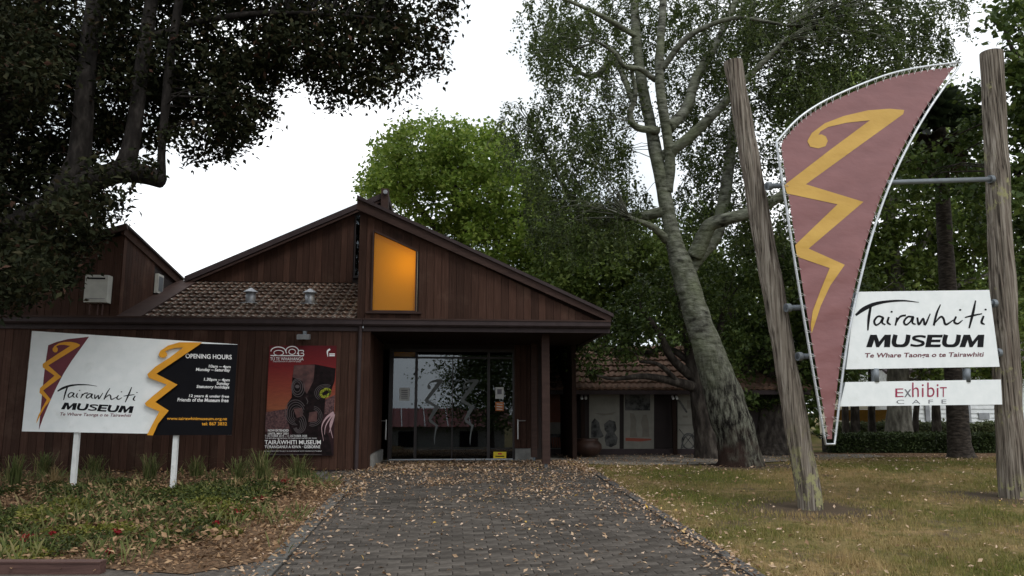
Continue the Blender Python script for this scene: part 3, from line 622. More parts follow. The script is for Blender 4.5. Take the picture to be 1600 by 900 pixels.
# ------------------------------------------------------------------ poster
FP0 = Plane(B3(0, -.012, 1), (-su_, cu_, 0))
pq = B3(-1.1, -.02, .82)
po = tag(empty('exhibition_poster', pq), 'tall red and black exhibition poster with carved figure on brown wall', 'poster')
poly_plate('poster_board', FP0, [(413, 712), (521, 712), (526, 540), (421, 540)], m_poster, po, .03, .02)
c3 = lambda x, y: (380+x/3.464, 500+y/3.464)
def pp(name, pts, mat, off): return poly_plate(name, FP0, [c3(x, y) for x, y in pts], mat, po, off, .001)
m_carv = pm('carving_print', [(.3, (.006, .005, .005)), (.6, (.016, .01, .011)), (.8, (.05, .028, .03))], 12, spec=.08)
m_carv2 = pm('carving_brown_print', [(.3, (.05, .025, .025)), (.7, (.13, .06, .055))], 10)
m_carv3 = pm('woven_print', [(.35, (.03, .015, .018)), (.65, (.14, .07, .07))], 30)
pp('print_shape', [(122, 500), (240, 480), (250, 590), (118, 605)], m_carv3, .032)
pp('print_shape', [(445, 430), (497, 405), (492, 500), (440, 510)], m_carv3, .032)
pp('print_shape', [(275, 245), (390, 240), (500, 262), (495, 330), (470, 400), (445, 420), (440, 500), (420, 560), (470, 640), (480, 730), (300, 730), (260, 600), (235, 540), (240, 450), (262, 420), (265, 320)], m_carv, .033)
pp('print_shape', [(275, 245), (388, 242), (380, 330), (345, 400), (330, 380), (320, 330), (268, 310)], m_carv2, .0345)
def ring(cx, cy, rx, ry, w_, a0=0, a1=360, n=16): return [(cx+rx*math.cos(R(a0+(a1-a0)*i/n)), cy+ry*math.sin(R(a0+(a1-a0)*i/n)), w_) for i in range(n+1)]
m_pgrey = flat('poster_grey', (.1, .085, .088), .6, .1); m_ppink = flat('poster_pink', (.45, .3, .32), .5); m_peye = pm('poster_eye', [(.4, (.03, .04, .01)), (.5, (.2, .22, .02)), (.65, (.35, .36, .05))], 40, spec=.1)
strokes('print_carving', FP0, [ring(297, 366, 36, 50, 3, -30, 300), ring(294, 364, 28, 40, 4), ring(292, 362, 19, 28, 3)]+[ring(283+i*2, 500+i*3, 56-i*9, 68-i*10, 3.4-.3*i, 80+i*10, 330+i*12) for i in range(5)]+[ring(304-i*2, 560+i*3, 36-i*8, 52-i*9, 3.2, -70, 150) for i in range(4)]+[ring(375, 520, 52-i*8, 54-i*9, 2.6, -80, 110) for i in range(3)]+[ring(445, 395, 40+i*9, 32+i*7, 2.4, 130, 300) for i in range(3)]+[[(340, 420, 3), (350, 440, 4), (345, 455, 3)]], m_pgrey, po, .036, c3, 1, 1)
strokes('print_eye', FP0, [[(p[0]+(p[1]-395)*-.35, p[1], 15) for p in ring(445, 395, 24, 21, 18)]], m_peye, po, .0365, c3, 1, 1); strokes('print_eye', FP0, [[(293, 360, 12)]], m_pgrey, po, .0365, c3)
pp('print_shape', [(272, 480), (318, 475), (325, 520), (290, 530)], m_carv2, .036); pp('print_shape', [(358, 500), (402, 493), (398, 548), (352, 552)], m_carv2, .036)
strokes('print_feather', FP0, [[(490, 500, 14), (450, 530, 10), (425, 580, 4), (435, 655, 2)], [(490, 520, 10), (470, 570, 6), (485, 640, 2)], [(485, 510, 10), (448, 570, 5), (440, 620, 2)], [(492, 510, 12), (480, 560, 8), (465, 610, 2)]], m_ppink, po, .037, c3)
strokes('print_emblem', FP0, [ring(190, 170, 40, 24, 5, 180, 360), ring(192, 178, 26, 14, 4, 0, 360), ring(265, 168, 34, 25, 5, 150, 400), ring(265, 172, 18, 14, 4), [(300, 165, 5), (325, 165, 5), (325, 175, 4)], [(300, 178, 5), (302, 193, 5), (326, 193, 5), (326, 180, 4), (312, 180, 4)], [(148, 192, 5), (230, 193, 5), (300, 193, 5)]], m_wprint, po, .037, c3, 1, 2)
strokes('print_mark', FP0, [[(470, 158, 10), (456, 170, 8), (458, 198, 3)], [(466, 184, 6), (496, 184, 6)], [(466, 193, 6), (496, 193, 6)]], m_wprint, po, .037, c3)
def pt(s_, x0, y0, x1, y1, dy=0, b=.0, mat=m_wprint): text('lettering', s_, FP0, [c3(*p) for p in rq(x0, y0, x1, y1, dy)], mat, po, .038, b)
pt('TŪ TE WHAIHANGA', 146, 197, 326, 219); pt('A RECOGNITION OF CREATIVE GENIUS', 160, 222, 312, 228)
pt('NOW EXTENDED', 134, 592, 246, 604, 0, .02); pt('UNTIL MAY 2021', 134, 609, 244, 620, 0, .02); pt('7 OCTOBER 2019 – 11 OCTOBER 2020', 117, 622, 345, 633)
pt('THE RETURN OF TAONGA TO TAIRĀWHITI AFTER 250 YEARS', 117, 635, 398, 643); pt('TAIRĀWHITI MUSEUM', 116, 643, 420, 673, 0, .01); pt('TŪRANGANUI A KIWA · GISBORNE', 116, 674, 417, 694, 0, .008)
pt('A HE KANOHI ORA PROJECT IN PARTNERSHIP WITH TAIRĀWHITI MUSEUM', 114, 706, 424, 713)
strokes('print_rule', FP0, [[(112, 728, 2), (425, 728, 2)]], m_pgrey, po, .038, c3)

# notices on the doors
def notice(label, x0, y0, x1, y1, mat, lines, name='door_notice'):
    q = FP.pt((x0+x1)/2, y1, .045); n_ = tag(empty(name, q), label, 'notice')
    poly_plate('sheet', FP, [(x0, y1), (x1, y1), (x1, y0), (x0, y0)], mat, n_, .0, .003); return n_
m_org = flat('orange_print', (.42, .13, .03), .6); m_sty = flat('yellow_sticker', (.75, .55, .02), .5)
FP = Plane(B3(0, 2.99, 1), (-su_, cu_, 0))
n1 = notice('white paper notice on the left door glass', 624, 606, 640, 626, m_paper, 4)
strokes('print_lines', FP, [[(627, 610+i*3, 1.3), (637, 610+i*3, 1.3)] for i in range(5)], m_greyprint, n1, .002)
n2 = notice('pale printed notice high on the right door panel', 774, 605, 787, 623, m_paper, 4)
poly_plate('print_block', FP, [(777, 616), (784, 616), (784, 608), (777, 608)], m_greyprint, n2, .002, .001)
n3 = notice('orange printed notice below the pale one on right door panel', 774, 628, 787, 642, m_org, 4)
strokes('print_lines', FP, [[(776, 631+i*4, 1.3), (785, 632+i*4, 1.3)] for i in range(3)], m_paper, n3, .002)
n4 = notice('yellow warning sticker at the foot of the glass door', 771, 706, 791, 716, m_sty, 2, 'warning_sticker')
strokes('print_symbol', FP, [[(778, 709, 2.5), (784, 709, 2.5)]], flat('red_print', (.5, .03, .02)), n4, .002); strokes('print_lines', FP, [[(774, 713, 1.6), (788, 713, 1.6)]], m_ink, n4, .002)

# ------------------------------------------------------------------ museum wing behind, right of the porch
WY = 20.0
wing = tag(empty('museum_wing', (2.5, WY, .53)), 'low terracotta tiled wing with picture panels behind the trees', 'building')
wall2 = MB().box(-1, 7.3, WY, WY+.2, .4, 2.2).build('wing_wall', m_dark, wing)
MB().box(-1, 7.3, WY-.12, WY-.01, .4, .68).build('base_ledge', m_fascia, wing)
TS2 = R(29); rt = MB().prism([(-1.4, WY-.55, 2.12), (7.4, WY-.55, 2.12), (7.4, WY+1.75, 2.12+2.3*math.tan(TS2)), (-1.4, WY+1.75, 2.12+2.3*math.tan(TS2))], [(-1.4, WY-.55, 2.07), (7.4, WY-.55, 2.07), (7.4, WY+1.75, 2.07+2.3*math.tan(TS2)), (-1.4, WY+1.75, 2.07+2.3*math.tan(TS2))]).build('wing_roof', m_tile_new, wing)
MB().box(-1.4, 7.4, WY-.6, WY-.5, 2.02, 2.12).build('wing_fascia', m_fascia, wing)
tm2 = tile_mesh('tile_red', .3-.004, .36, m_tile_new); rest = MB(); nt2 = 0
for r_ in range(8):
    d = r_*.32; yy = WY-.62+d*math.cos(TS2); zz = 2.15+d*math.sin(TS2)
    for i in range(29):
        x = -1.3+i*.3; q = Vector((x, yy, zz))
        if nt2 < 300:
            o = link('tile', tm2, rt); o.location = q-wl(wing); o.rotation_euler = (TS2+random.uniform(-.012, .012), random.uniform(-.01, .01), 0); nt2 += 1
        else:
            Mx = Matrix.Translation(q) @ Matrix.Rotation(TS2, 4, 'X'); rest.add([Mx @ v.co for v in tm2.vertices], [tuple(p.vertices) for p in tm2.polygons])
tag(rest.build('tile_field', m_tile_new, rt), kind='stuff')
WP = Plane((0, WY, 1), (0, 1, 0)); c6 = lambda x, y: (840+x/3.75, 500+y/3.75)
m_panel = flat('pale_panel', (.23, .22, .19), .8, .1); m_tan = flat('rust_panel', (.17, .06, .03), .7); m_fig = flat('figure_print', (.16, .145, .12), .7); m_figd = pm('dark_picture_print', [(.4, (.015, .015, .015)), (.6, (.1, .1, .095))], 6); m_canoe = flat('red_canoe_print', (.26, .06, .035), .7)
def panel(x0, y0, x1, y1, mat=m_panel): return poly_plate('picture_panel', WP, [c6(x0, y1), c6(x1, y1), c6(x1, y0), c6(x0, y0)], mat, wing, .03, .03)
def shape(par, pts, mat, off=.034): return poly_plate('picture_shape', WP, [c6(*p) for p in pts], mat, par, off, .002)
p0 = panel(20, 425, 158, 768); shape(p0, [(22, 600), (157, 600), (157, 428), (22, 428)], m_tan); shape(p0, [(22, 752), (157, 752), (157, 668), (22, 668)], m_figd)
for i in range(5): shape(p0, [(85+i*14, 748), (95+i*14, 748), (90+i*14, 685), (80+i*14, 690)], m_tan, .038)
p1 = panel(302, 425, 480, 766); shape(p1, [(330, 545), (400, 548), (460, 538), (440, 555), (380, 560)], m_fig); shape(p1, [(312, 690), (372, 690), (388, 680), (368, 640), (360, 600), (335, 575), (315, 600)], m_figd)
shape(p1, [(390, 610), (420, 585), (455, 595), (463, 640), (450, 662), (470, 690), (462, 730), (430, 746), (400, 735), (392, 690), (405, 660), (392, 645)], m_figd)
p2 = panel(505, 425, 682, 766); shape(p2, [(512, 530), (660, 530), (660, 430), (512, 430)], m_figd); shape(p2, [(540, 685), (585, 685), (575, 640), (580, 590), (565, 548), (540, 545), (545, 600)], m_fig); shape(p2, [(612, 685), (655, 685), (650, 600), (640, 555), (618, 555), (605, 600), (615, 640)], m_fig)
shape(p2, [(515, 690), (665, 696), (668, 704), (600, 712), (515, 708)], m_canoe)
p3 = panel(820, 425, 1060, 766); shape(p3, [(820, 470), (835, 470), (880, 540), (870, 545)], m_figd); shape(p3, [(875, 470), (915, 470), (915, 520), (875, 520)], m_fig)
for q in ((850, 560, 880, 572), (825, 612, 930, 618)): shape(p3, [(q[0], q[3]), (q[2], q[3]), (q[2], q[1]), (q[0], q[1])], m_fig)
strokes('picture_wheel', WP, [[(x, y, 8) for x, y, _ in ring(885, 710, 38, 45, 8)], [(835, 780, 7), (860, 690, 7), (905, 680, 7), (940, 790, 7)], [(830, 640, 4), (930, 760, 4)], [(930, 640, 4), (840, 760, 4)]], m_figd, p3, .04, c6, 1, 2)
for x in (262, 795):
    a = WP.pt(*c6(x, 428), .15); ps = MB().box(a.x-.05, a.x+.05, WY-.2, WY-.1, .55, 2.06).build('wall_post', m_soffit, wing)
    b = WP.pt(*c6(x+8, 440), .3); MB().tube([(b.x-.05, WY-.25, 1.98), (b.x-.05, WY-.36, 1.92)], .03, 8).tube([(b.x+.05, WY-.25, 1.98), (b.x+.05, WY-.36, 1.92)], .03, 8).build('spot_light', m_wprint, ps)
g_ = gpt(918, 713); g_.y = 19.1; g_.z = .53; g_.x = at(918, 713, 19.1).x
pot = tag(empty('garden_pot', g_), 'large round dark brown pot in front of the wing wall', 'pot')
MB().lathe(g_, [(.16, 0), (.28, .08), (.35, .2), (.34, .3), (.27, .38), (.25, .4), (.28, .43), (.24, .43), (.2, .38)], 24).build('pot_body', pm('pot_glaze', [(.3, (.03, .016, .012)), (.7, (.07, .036, .026))], 5, rough=.45), pot, smooth=True)

# ------------------------------------------------------------------ left sign
LP = Plane((-5.6, 11.75, 1), (-.12, 1, 0))
ls = tag(empty('opening_hours_sign', gpt(195, 769)), 'wide white and black museum sign with opening hours on two white legs', 'sign')
b1 = poly_plate('sign_board', LP, [(34, 674), (362, 680), (371, 538), (50, 517)], m_white, ls, .03, .04)
bp_ = affine([(694, 265), (250, 550), (351, 1092)], [(1012, 114), (740, 272), (752, 578)])
BZ = [(1015,112),(900,112),(845,128),(805,155),(796,175),(805,188),(825,190),(840,180),(838,165),(828,158),(845,150),(880,140),(920,138),(850,190),(780,235),(740,272),(746,290),(838,325),(770,380),(727,418),(735,432),(800,460),(770,515),(738,578),(768,580),(795,520),(848,455),(780,412),(892,325),(785,270),(1000,125)]
blk = [c2(x, y) for x, y in [(990,118),(1195,124),(1164,578),(752,579),(775,520),(830,455),(760,415),(870,325),(765,275)]]
poly_plate('black_panel', LP, blk, m_black, ls, .045, .012)
poly_plate('zigzag_edge', LP, [c2(x, y) for x, y in BZ], m_yellow, ls, .085, .03)
poly_plate('flag_print', LP, [c2(x, y) for x, y in [(242,127),(285,110),(340,96),(447,84),(405,143),(360,205),(320,268),(285,335),(250,410),(215,495),(195,552),(210,380),(225,240)]], m_maroon, ls, .032, .001)
sp_ = affine([(694, 265), (250, 550), (351, 1092)], [(402, 124), (214, 224), (182, 520)])
poly_plate('zigzag_print', LP, [c2(*sp_(x, y)) for x, y in ZIG], m_yellow, ls, .034, .001)
lm_ = affine([(372, 172), (853, 151), (417, 332)], [(289, 358), (688, 364), (306, 480)])
lmp = lambda x, y: c2(*lm_(x, y))
strokes('script_lettering', LP, SCRIPT, m_ink, ls, .033, lmp)
museum(LP, m_ink, ls, .033, lmp)
text('lettering', 'Te Whare Taonga o te Tairawhiti', LP, [c2(302, 485), c2(658, 492), c2(660, 472), c2(303, 464)], m_maroon, ls, .033, .012, .25)
def lt(s_, x0, y0, x1, y1, dy=4, mat=m_wprint, b=.02, sh=.15): text('lettering', s_, LP, [c2(*p) for p in rq(x0, y0, x1, y1, dy)], mat, ls, .047, b, sh)
lt('OPENING HOURS', 932, 169, 1164, 192, 6, sh=0, b=.015)
for s_, x0, y0, x1, y1 in (('10am – 4pm', 1048, 224, 1159, 243), ('Monday – Saturday', 984, 240, 1157, 260), ('1.30pm – 4pm', 1024, 290, 1154, 309), ('Sunday', 1088, 309, 1152, 329), ('Statutory holidays', 987, 326, 1152, 346), ('12 years & under free', 949, 373, 1150, 391), ('Friends of the Museum free', 891, 391, 1148, 409)): lt(s_, x0, y0, x1, y1)
lt('www.tairawhitimuseum.org.nz', 838, 487, 1141, 506, 2, m_yprint, .015, 0); lt('tel: 867 3832', 1014, 512, 1140, 529, 1, m_yprint, .015, 0)
for (a, b) in (((124, 640), (116, 772)), ((278, 640), (272, 770))):
    A_ = LP.pt(*a, -.03); g = LP.pt(*b, -.03); g.z = gz(g.x, g.y)-.15; g.x = A_.x+(.0 if True else 0); MB().bar(A_, g, .068, .06, up=(0, 1, 0)).build('leg', m_wpost, ls)

# ------------------------------------------------------------------ tall sign between two poles
def pole(name, base, top, r0, r1, mat, label, seed):
    p = tag(empty(name, base), label, 'post', 'weathered timber poles'); n = 60; pts = []; rad = []
    for i in range(n+1):
        t = i/n; q = Vector(base).lerp(Vector(top), t); pts.append(q); rad.append(r0+(r1-r0)*t)
    pts[0] = pts[0]-Vector((0, 0, .25)); m = MB(); sides = 40
    m.tube(pts, rad, sides, .12, seed, True, 2.2)
    V = m.v
    for i in range(n+1):                              # drying checks run along the grain
        c = pts[i]
        for k in range(sides):
            v = Vector(V[i*sides+k]); g = noise.noise(Vector((k*1.7+seed*9, i*.045, seed))); h = noise.noise(Vector((k*.35, i*.12, seed+4)))
            cr = 1-.2*max(0, g-.24)*4*max(0, .4+h) + .012*noise.noise(Vector((k*.9, i*.6, seed)))
            V[i*sides+k] = tuple(c+(v-c)*cr)
    o = m.build('pole', mat, p); me = o.data; return p, o
bl = gpt(1267, 793); br_ = gpt(1583, 776)
tl_ = at(1145, 97, bl.y+.12); trp = at(1549, 83, br_.y+.05)
pl_, po1 = pole('timber_pole', bl, tl_, .158, .128, m_post, 'leaning grey timber pole with yellow lichen, left of the mauve banner', 1.3)
pr_, po2 = pole('timber_pole', br_, trp, .185, .156, m_post2, 'upright grey timber pole at the right end of the museum sign', 5.1)
sn = Vector((-(br_.y-bl.y), br_.x-bl.x, 0)).normalized()
SP = Plane(bl - sn*.26, sn)
ts = tag(empty('banner_sign', SP.pt(1297, 697)), 'tall mauve sail banner with yellow zigzag laced to a curved steel frame', 'sign')
topc = spline([(1213, 222), (1250, 183), (1300, 152), (1380, 119), (1440, 105), (1503, 97)], 6)
rgtc = spline([(1503, 97), (1447, 178), (1402, 262), (1368, 350), (1340, 455), (1320, 560), (1304, 694)], 7)
lftc = spline([(1290, 694), (1272, 590), (1250, 460), (1228, 320), (1213, 222)], 7)
outl = [tuple(p) for p in topc]+[tuple(p) for p in rgtc[1:]]+[tuple(p) for p in lftc[:-1]]
oc = np.array(outl)
loop = [SP.pt(x, y, .02) for x, y in outl]; loop.append(loop[0]); loop.append(loop[1]); MB().tube(loop, .017, 10, cap=False).build('frame', m_steel, ts, smooth=True)
def inset(i, d):
    n = len(oc); t = oc[(i+1) % n]-oc[i-1]; t = t/np.linalg.norm(t); return oc[i]+np.array([-t[1], t[0]])*d
ins = [inset(i, 6) for i in range(len(oc))]
it = next(i for i, p in enumerate(outl) if abs(p[0]-1503) < 1); ins[it] = np.array((1488, 108)); ins[0] = np.array((1221, 226))
ib = len(topc)+len(rgtc)-2; ins[ib] = np.array((1300, 686)); ins[ib+1] = np.array((1292, 686))
def cloth(name, pts, mat, off, th):
    """a sagging sheet: the outline is filled with a fine grid and rippled"""
    bm = bmesh.new(); f = bm.faces.new([bm.verts.new((x, y, 0)) for x, y in pts]); xs = [p[0] for p in pts]; ys = [p[1] for p in pts]
    for ax, lo, hi in ((0, min(xs), max(xs)), (1, min(ys), max(ys))):
        k = lo+9
        while k < hi:
            nn = (1, 0, 0) if ax == 0 else (0, 1, 0); bmesh.ops.bisect_plane(bm, geom=bm.verts[:]+bm.edges[:]+bm.faces[:], plane_co=(k if ax == 0 else 0, k if ax else 0, 0), plane_no=nn); k += 9
    bmesh.ops.triangulate(bm, faces=bm.faces[:])
    for v in bm.verts:
        x, y = v.co.x, v.co.y; r_ = .016*noise.noise(Vector((x*.006, y*.035+x*.012, 2)))+.006*noise.noise(Vector((x*.02, y*.09+x*.03, 7)))
        v.co = SP.pt(x, y, off+r_)-wl(ts)
    bmesh.ops.recalc_face_normals(bm, faces=bm.faces[:]); me = bpy.data.meshes.new(name); bm.to_mesh(me); bm.free(); me.materials.append(mat); me.polygons.foreach_set('use_smooth', [True]*len(me.polygons))
    return link(name, me, ts)
cl_ = cloth('banner', [tuple(p) for p in ins], m_vinyl, .02, .002)
ZB = [c7(x, y) for x, y in ZIG]
cloth('zigzag', ZB, m_mustard, .0245, .002)
for i in range(0, len(outl)):
    if i % 1 == 0 and i not in (it, ib, ib+1, 0):
        n_ = len(oc); t = oc[(i+1) % n_]-oc[i-1]; t = t/np.linalg.norm(t)
        a = SP.pt(*(oc[i]+t*3), .042); b = SP.pt(*(ins[i]+(ins[i]-oc[i])*.45-t*3), .034); a2 = SP.pt(*(oc[i]-t*2), .042)
        MB().tube([a, b, a2], .0032, 5).build('lacing', m_cord, ts)
# steel cross pipes between the poles
def pipe(x0, y0, x1, y1, label, r_=.036, o0=-.16):
    a = SP.pt(x0, y0, o0); b = SP.pt(x1, y1, o0); root = tag(empty('steel_pipe', a), label, 'pipe', 'cross pipes of the tall sign')
    MB().tube([a, b], r_, 14).build('tube', m_pipe, root, smooth=True); d = (b-a).normalized()
    MB().tube([b-d*.04, b+d*.02], r_*1.7, 14).build('collar', m_pipe, root); MB().tube([a, a+d*.06], r_*1.6, 14).build('collar', m_pipe, root)
pipe(1198, 291, 1549, 280, 'long grey steel pipe crossing behind the banner to the right pole')
pipe(1228, 481, 1553, 474, 'grey steel pipe behind the upper part of the white museum board')
pipe(1246, 557, 1560, 551, 'grey steel pipe behind the foot of the white museum board')
ms_ = tag(empty('museum_board', SP.pt(1440, 577, .08)), 'white board reading museum name hung between banner and right pole', 'sign')
poly_plate('sign_board', SP, [(1322, 577), (1562, 573), (1546, 453), (1337, 456)], m_white, ms_, .0, .05)
poly_plate('side_cap', SP, [(1318, 576), (1322.2, 577), (1337.2, 456), (1333, 458)], m_pipe, ms_, -.005, .05)
strokes('script_lettering', SP, SCRIPT, m_ink, ms_, .003, c8)
museum(SP, m_ink, ms_, .003, c8)
text('lettering', 'Te Whare Taonga o te Tairawhiti', SP, [c8(406, 334), c8(846, 330), c8(847, 308), c8(407, 312)], m_maroon, ms_, .003, .018, .1)
cs_ = tag(empty('cafe_board', SP.pt(1440, 634, .08)), 'narrow white cafe board hung below the white museum board', 'sign')
poly_plate('sign_board', SP, [(1312, 635), (1566, 632), (1564, 593), (1321, 597)], m_white, cs_, .0, .05)
poly_plate('side_cap', SP, [(1308, 634), (1312.2, 635), (1321.2, 597), (1317, 598)], m_pipe, cs_, -.005, .05)
for x0, x1, col, s_, y0 in ((519, 549, m_crim, 'E', 443), (552, 578, m_greyprint, 'x', 446), (581, 606, m_crim, 'h', 421), (617, 624, m_crim, 'i', 427), (637, 664, m_crim, 'b', 421), (672, 679, m_crim, 'i', 427), (684, 709, m_crim, 'T', 438)):
    text('lettering', s_, SP, [c8(x0, 475), c8(x1, 474), c8(x1, y0), c8(x0, y0)], col, cs_, .003, -.004)
text('lettering', 'CAFE', SP, [c8(523, 500), c8(708, 499), c8(708, 484), c8(523, 485)], m_greyprint, cs_, .003, -.01, 0, 2.1)
for x in (1367, 1510):
    a = SP.pt(x, 576, -.03); b = SP.pt(x+.5, 597, -.03); MB().tube([a, b], .05, 14).build('hanger', m_pipe, cs_, smooth=True)

# ------------------------------------------------------------------ trees
def limbs(specs, n=10, rough=.12, fr=3.0, k=5, furrow=0, ws=1):
    """specs: lists of (px, py, Y, width px)"""
    m = MB(); sk = []
    for si, sp in enumerate(specs):
        P_ = spline([(*at(x, y, Y), ws*w_*Y/FPX/2) for x, y, Y, w_ in sp], k)
        m.tube([p[:3] for p in P_], [max(.008, p[3]) for p in P_], n if sp[0][3] > 15 else 7, rough, si*3.1, True, fr, furrow); sk += [p for p in P_]
    return m, np.array(sk)
def crown_pts(discs, per, spread, strand=0):
    """discs: (px, py, rx, ry, Y, dY, clumps): each a rounded mass at its own depth; returns clump centres and leaf points"""
    cs = []
    for px, py, rx, ry, Y, dY, n in discs:
        r_ = np.sqrt(RNG.uniform(0, 1, n)); a = RNG.uniform(0, 2*np.pi, n); h = np.sqrt(np.maximum(.05, 1-r_*r_))*RNG.uniform(-1, 1, n)
        for i in range(n): cs.append(at(px+rx*r_[i]*math.cos(a[i]), py+ry*r_[i]*math.sin(a[i]), Y+dY*h[i]))
    cs = np.array(cs); n = len(cs)
    cnt = np.maximum(4, (per*RNG.uniform(.4, 1.6, n))).astype(int); idx = np.repeat(np.arange(n), cnt); sz = RNG.uniform(.6, 1.3, n)
    if strand:
        t = RNG.uniform(0, 1, len(idx)); ln = strand*RNG.uniform(.5, 1.4, n); dr = RNG.normal(size=(n, 3))*.28; dr[:, 2] = 0
        pts = cs[idx]+dr[idx]*(t*ln[idx])[:, None]; pts[:, 2] -= t*ln[idx]; pts += RNG.normal(size=pts.shape)*spread*(.5+.5*t)[:, None]
        tips = cs+dr*ln[:, None]; tips[:, 2] -= ln; return cs, pts, tips
    pts = cs[idx]+np.clip(RNG.normal(size=(len(idx), 3)), -1.7, 1.7)*(spread*sz[idx])[:, None]*np.array([1, 1, .75]); return cs, pts, None
def twigs(m, sk, cs, frac, r0=.02, sag=.1, tips=None):
    sel = RNG.random(len(cs)) < frac
    for i in np.where(sel)[0]:
        c = cs[i]; d = np.linalg.norm(sk[:, :3]-c, axis=1)+.6*np.maximum(0, sk[:, 2]-c[2]); j = int(np.argmin(d)); a = sk[j, :3]; ln = np.linalg.norm(c-a)
        if ln < .1 or ln > 4.5: continue
        mid = (a+c)/2+RNG.normal(size=3)*ln*.08; mid[2] += sag*ln; r_ = min(r0*(.5+ln*.35), sk[j, 3]*.7)
        P_ = [a, mid, c] + ([tips[i]] if tips is not None else []); P_ = spline(P_, 2); q = len(P_)
        m.tube(P_, [r_*(1-.85*t/(q-1))+.002 for t in range(q)], 4, cap=False)
def tree(name, label, base, specs, bark, discs, per, spread, leaf, lm, cat='tree', group=None, tw=.3, twr=.02, strand=0, n=10, rough=.12, fr=3.0, k=5, furrow=0, ws=1, **lk):
    t = tag(empty(name, base), label, cat, group); m, sk = limbs(specs, n, rough, fr, k, furrow, ws); cs, pts, tips = crown_pts(discs, per, spread, strand)
    twigs(m, sk, cs, tw, twr, .1, tips); m.build('trunk', bark, t, smooth=True); leaf_object('crown', pts, leaf, lm, t, **lk); return t
def D(lst, Y, dY, dens):                              # clumps in proportion to area
    return [(x, y, rx, ry, Y+(q[0] if q else 0), dY, max(3, int(dens*rx*ry/1000))) for x, y, rx, ry, *q in lst]

# the big dark tree on the left; its bole stands just outside the picture
Y = 10.2; bx = at(-190, 700, Y)
tree('evergreen_tree', 'huge dark evergreen tree with sawn-off limb overhanging the left side', (bx.x, Y, gz(0, Y)),
     [[(-190, 790, Y, 170), (-180, 640, Y, 130), (-150, 520, Y, 110), (-80, 440, Y, 95), (0, 380, Y, 80), (70, 335, Y, 60), (130, 290, Y, 48), (180, 270, Y, 42), (225, 272, Y, 36), (254, 283, Y, 28)],
      [(-180, 640, Y, 110), (-200, 480, Y+.5, 90), (-190, 300, Y+.8, 80), (-150, 100, Y+1, 70), (-100, -150, Y+1, 50)],
      [(190, 268, Y, 40), (203, 235, Y, 34), (212, 180, Y, 29), (222, 100, Y, 27), (234, 20, Y, 25), (250, -120, Y, 18)],
      [(252, 276, Y, 18), (253, 230, Y, 15), (260, 150, Y, 17), (268, 80, Y, 17), (280, 0, Y, 16), (300, -110, Y, 12)],
      [(90, 310, Y, 50), (122, 250, Y, 42), (132, 160, Y, 36), (138, 80, Y, 33), (148, 0, Y, 30), (160, -120, Y, 20)],
      [(-60, 430, Y, 50), (-10, 250, Y+.6, 44), (30, 120, Y+.6, 36), (60, -30, Y+.6, 26)],
      [(230, 60, Y, 16), (330, 30, Y+.3, 13), (450, 20, Y+.4, 10), (600, 30, Y+.4, 6)], [(150, -10, Y, 20), (320, -40, Y-.3, 15), (520, -10, Y-.5, 8)]],
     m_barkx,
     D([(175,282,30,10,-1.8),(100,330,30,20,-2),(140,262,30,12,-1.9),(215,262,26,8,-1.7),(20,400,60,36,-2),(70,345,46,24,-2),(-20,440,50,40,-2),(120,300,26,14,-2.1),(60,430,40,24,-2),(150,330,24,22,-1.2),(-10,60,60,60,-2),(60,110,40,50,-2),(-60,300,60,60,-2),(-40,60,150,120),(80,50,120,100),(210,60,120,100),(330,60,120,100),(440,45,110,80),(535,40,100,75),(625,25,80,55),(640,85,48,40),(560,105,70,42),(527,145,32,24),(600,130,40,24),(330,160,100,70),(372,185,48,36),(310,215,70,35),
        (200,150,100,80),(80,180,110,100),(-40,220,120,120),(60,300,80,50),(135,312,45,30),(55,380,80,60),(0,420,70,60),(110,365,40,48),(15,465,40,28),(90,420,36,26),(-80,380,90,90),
        (-150,-60,160,120),(60,-110,200,100),(300,-110,200,90),(520,-90,160,80)], Y+1.15, 1.6, 10.5), 58, .15, .09, l_dark, tw=.16, twr=.016, wid=.5, rough=.1, fr=4, ws=.86)
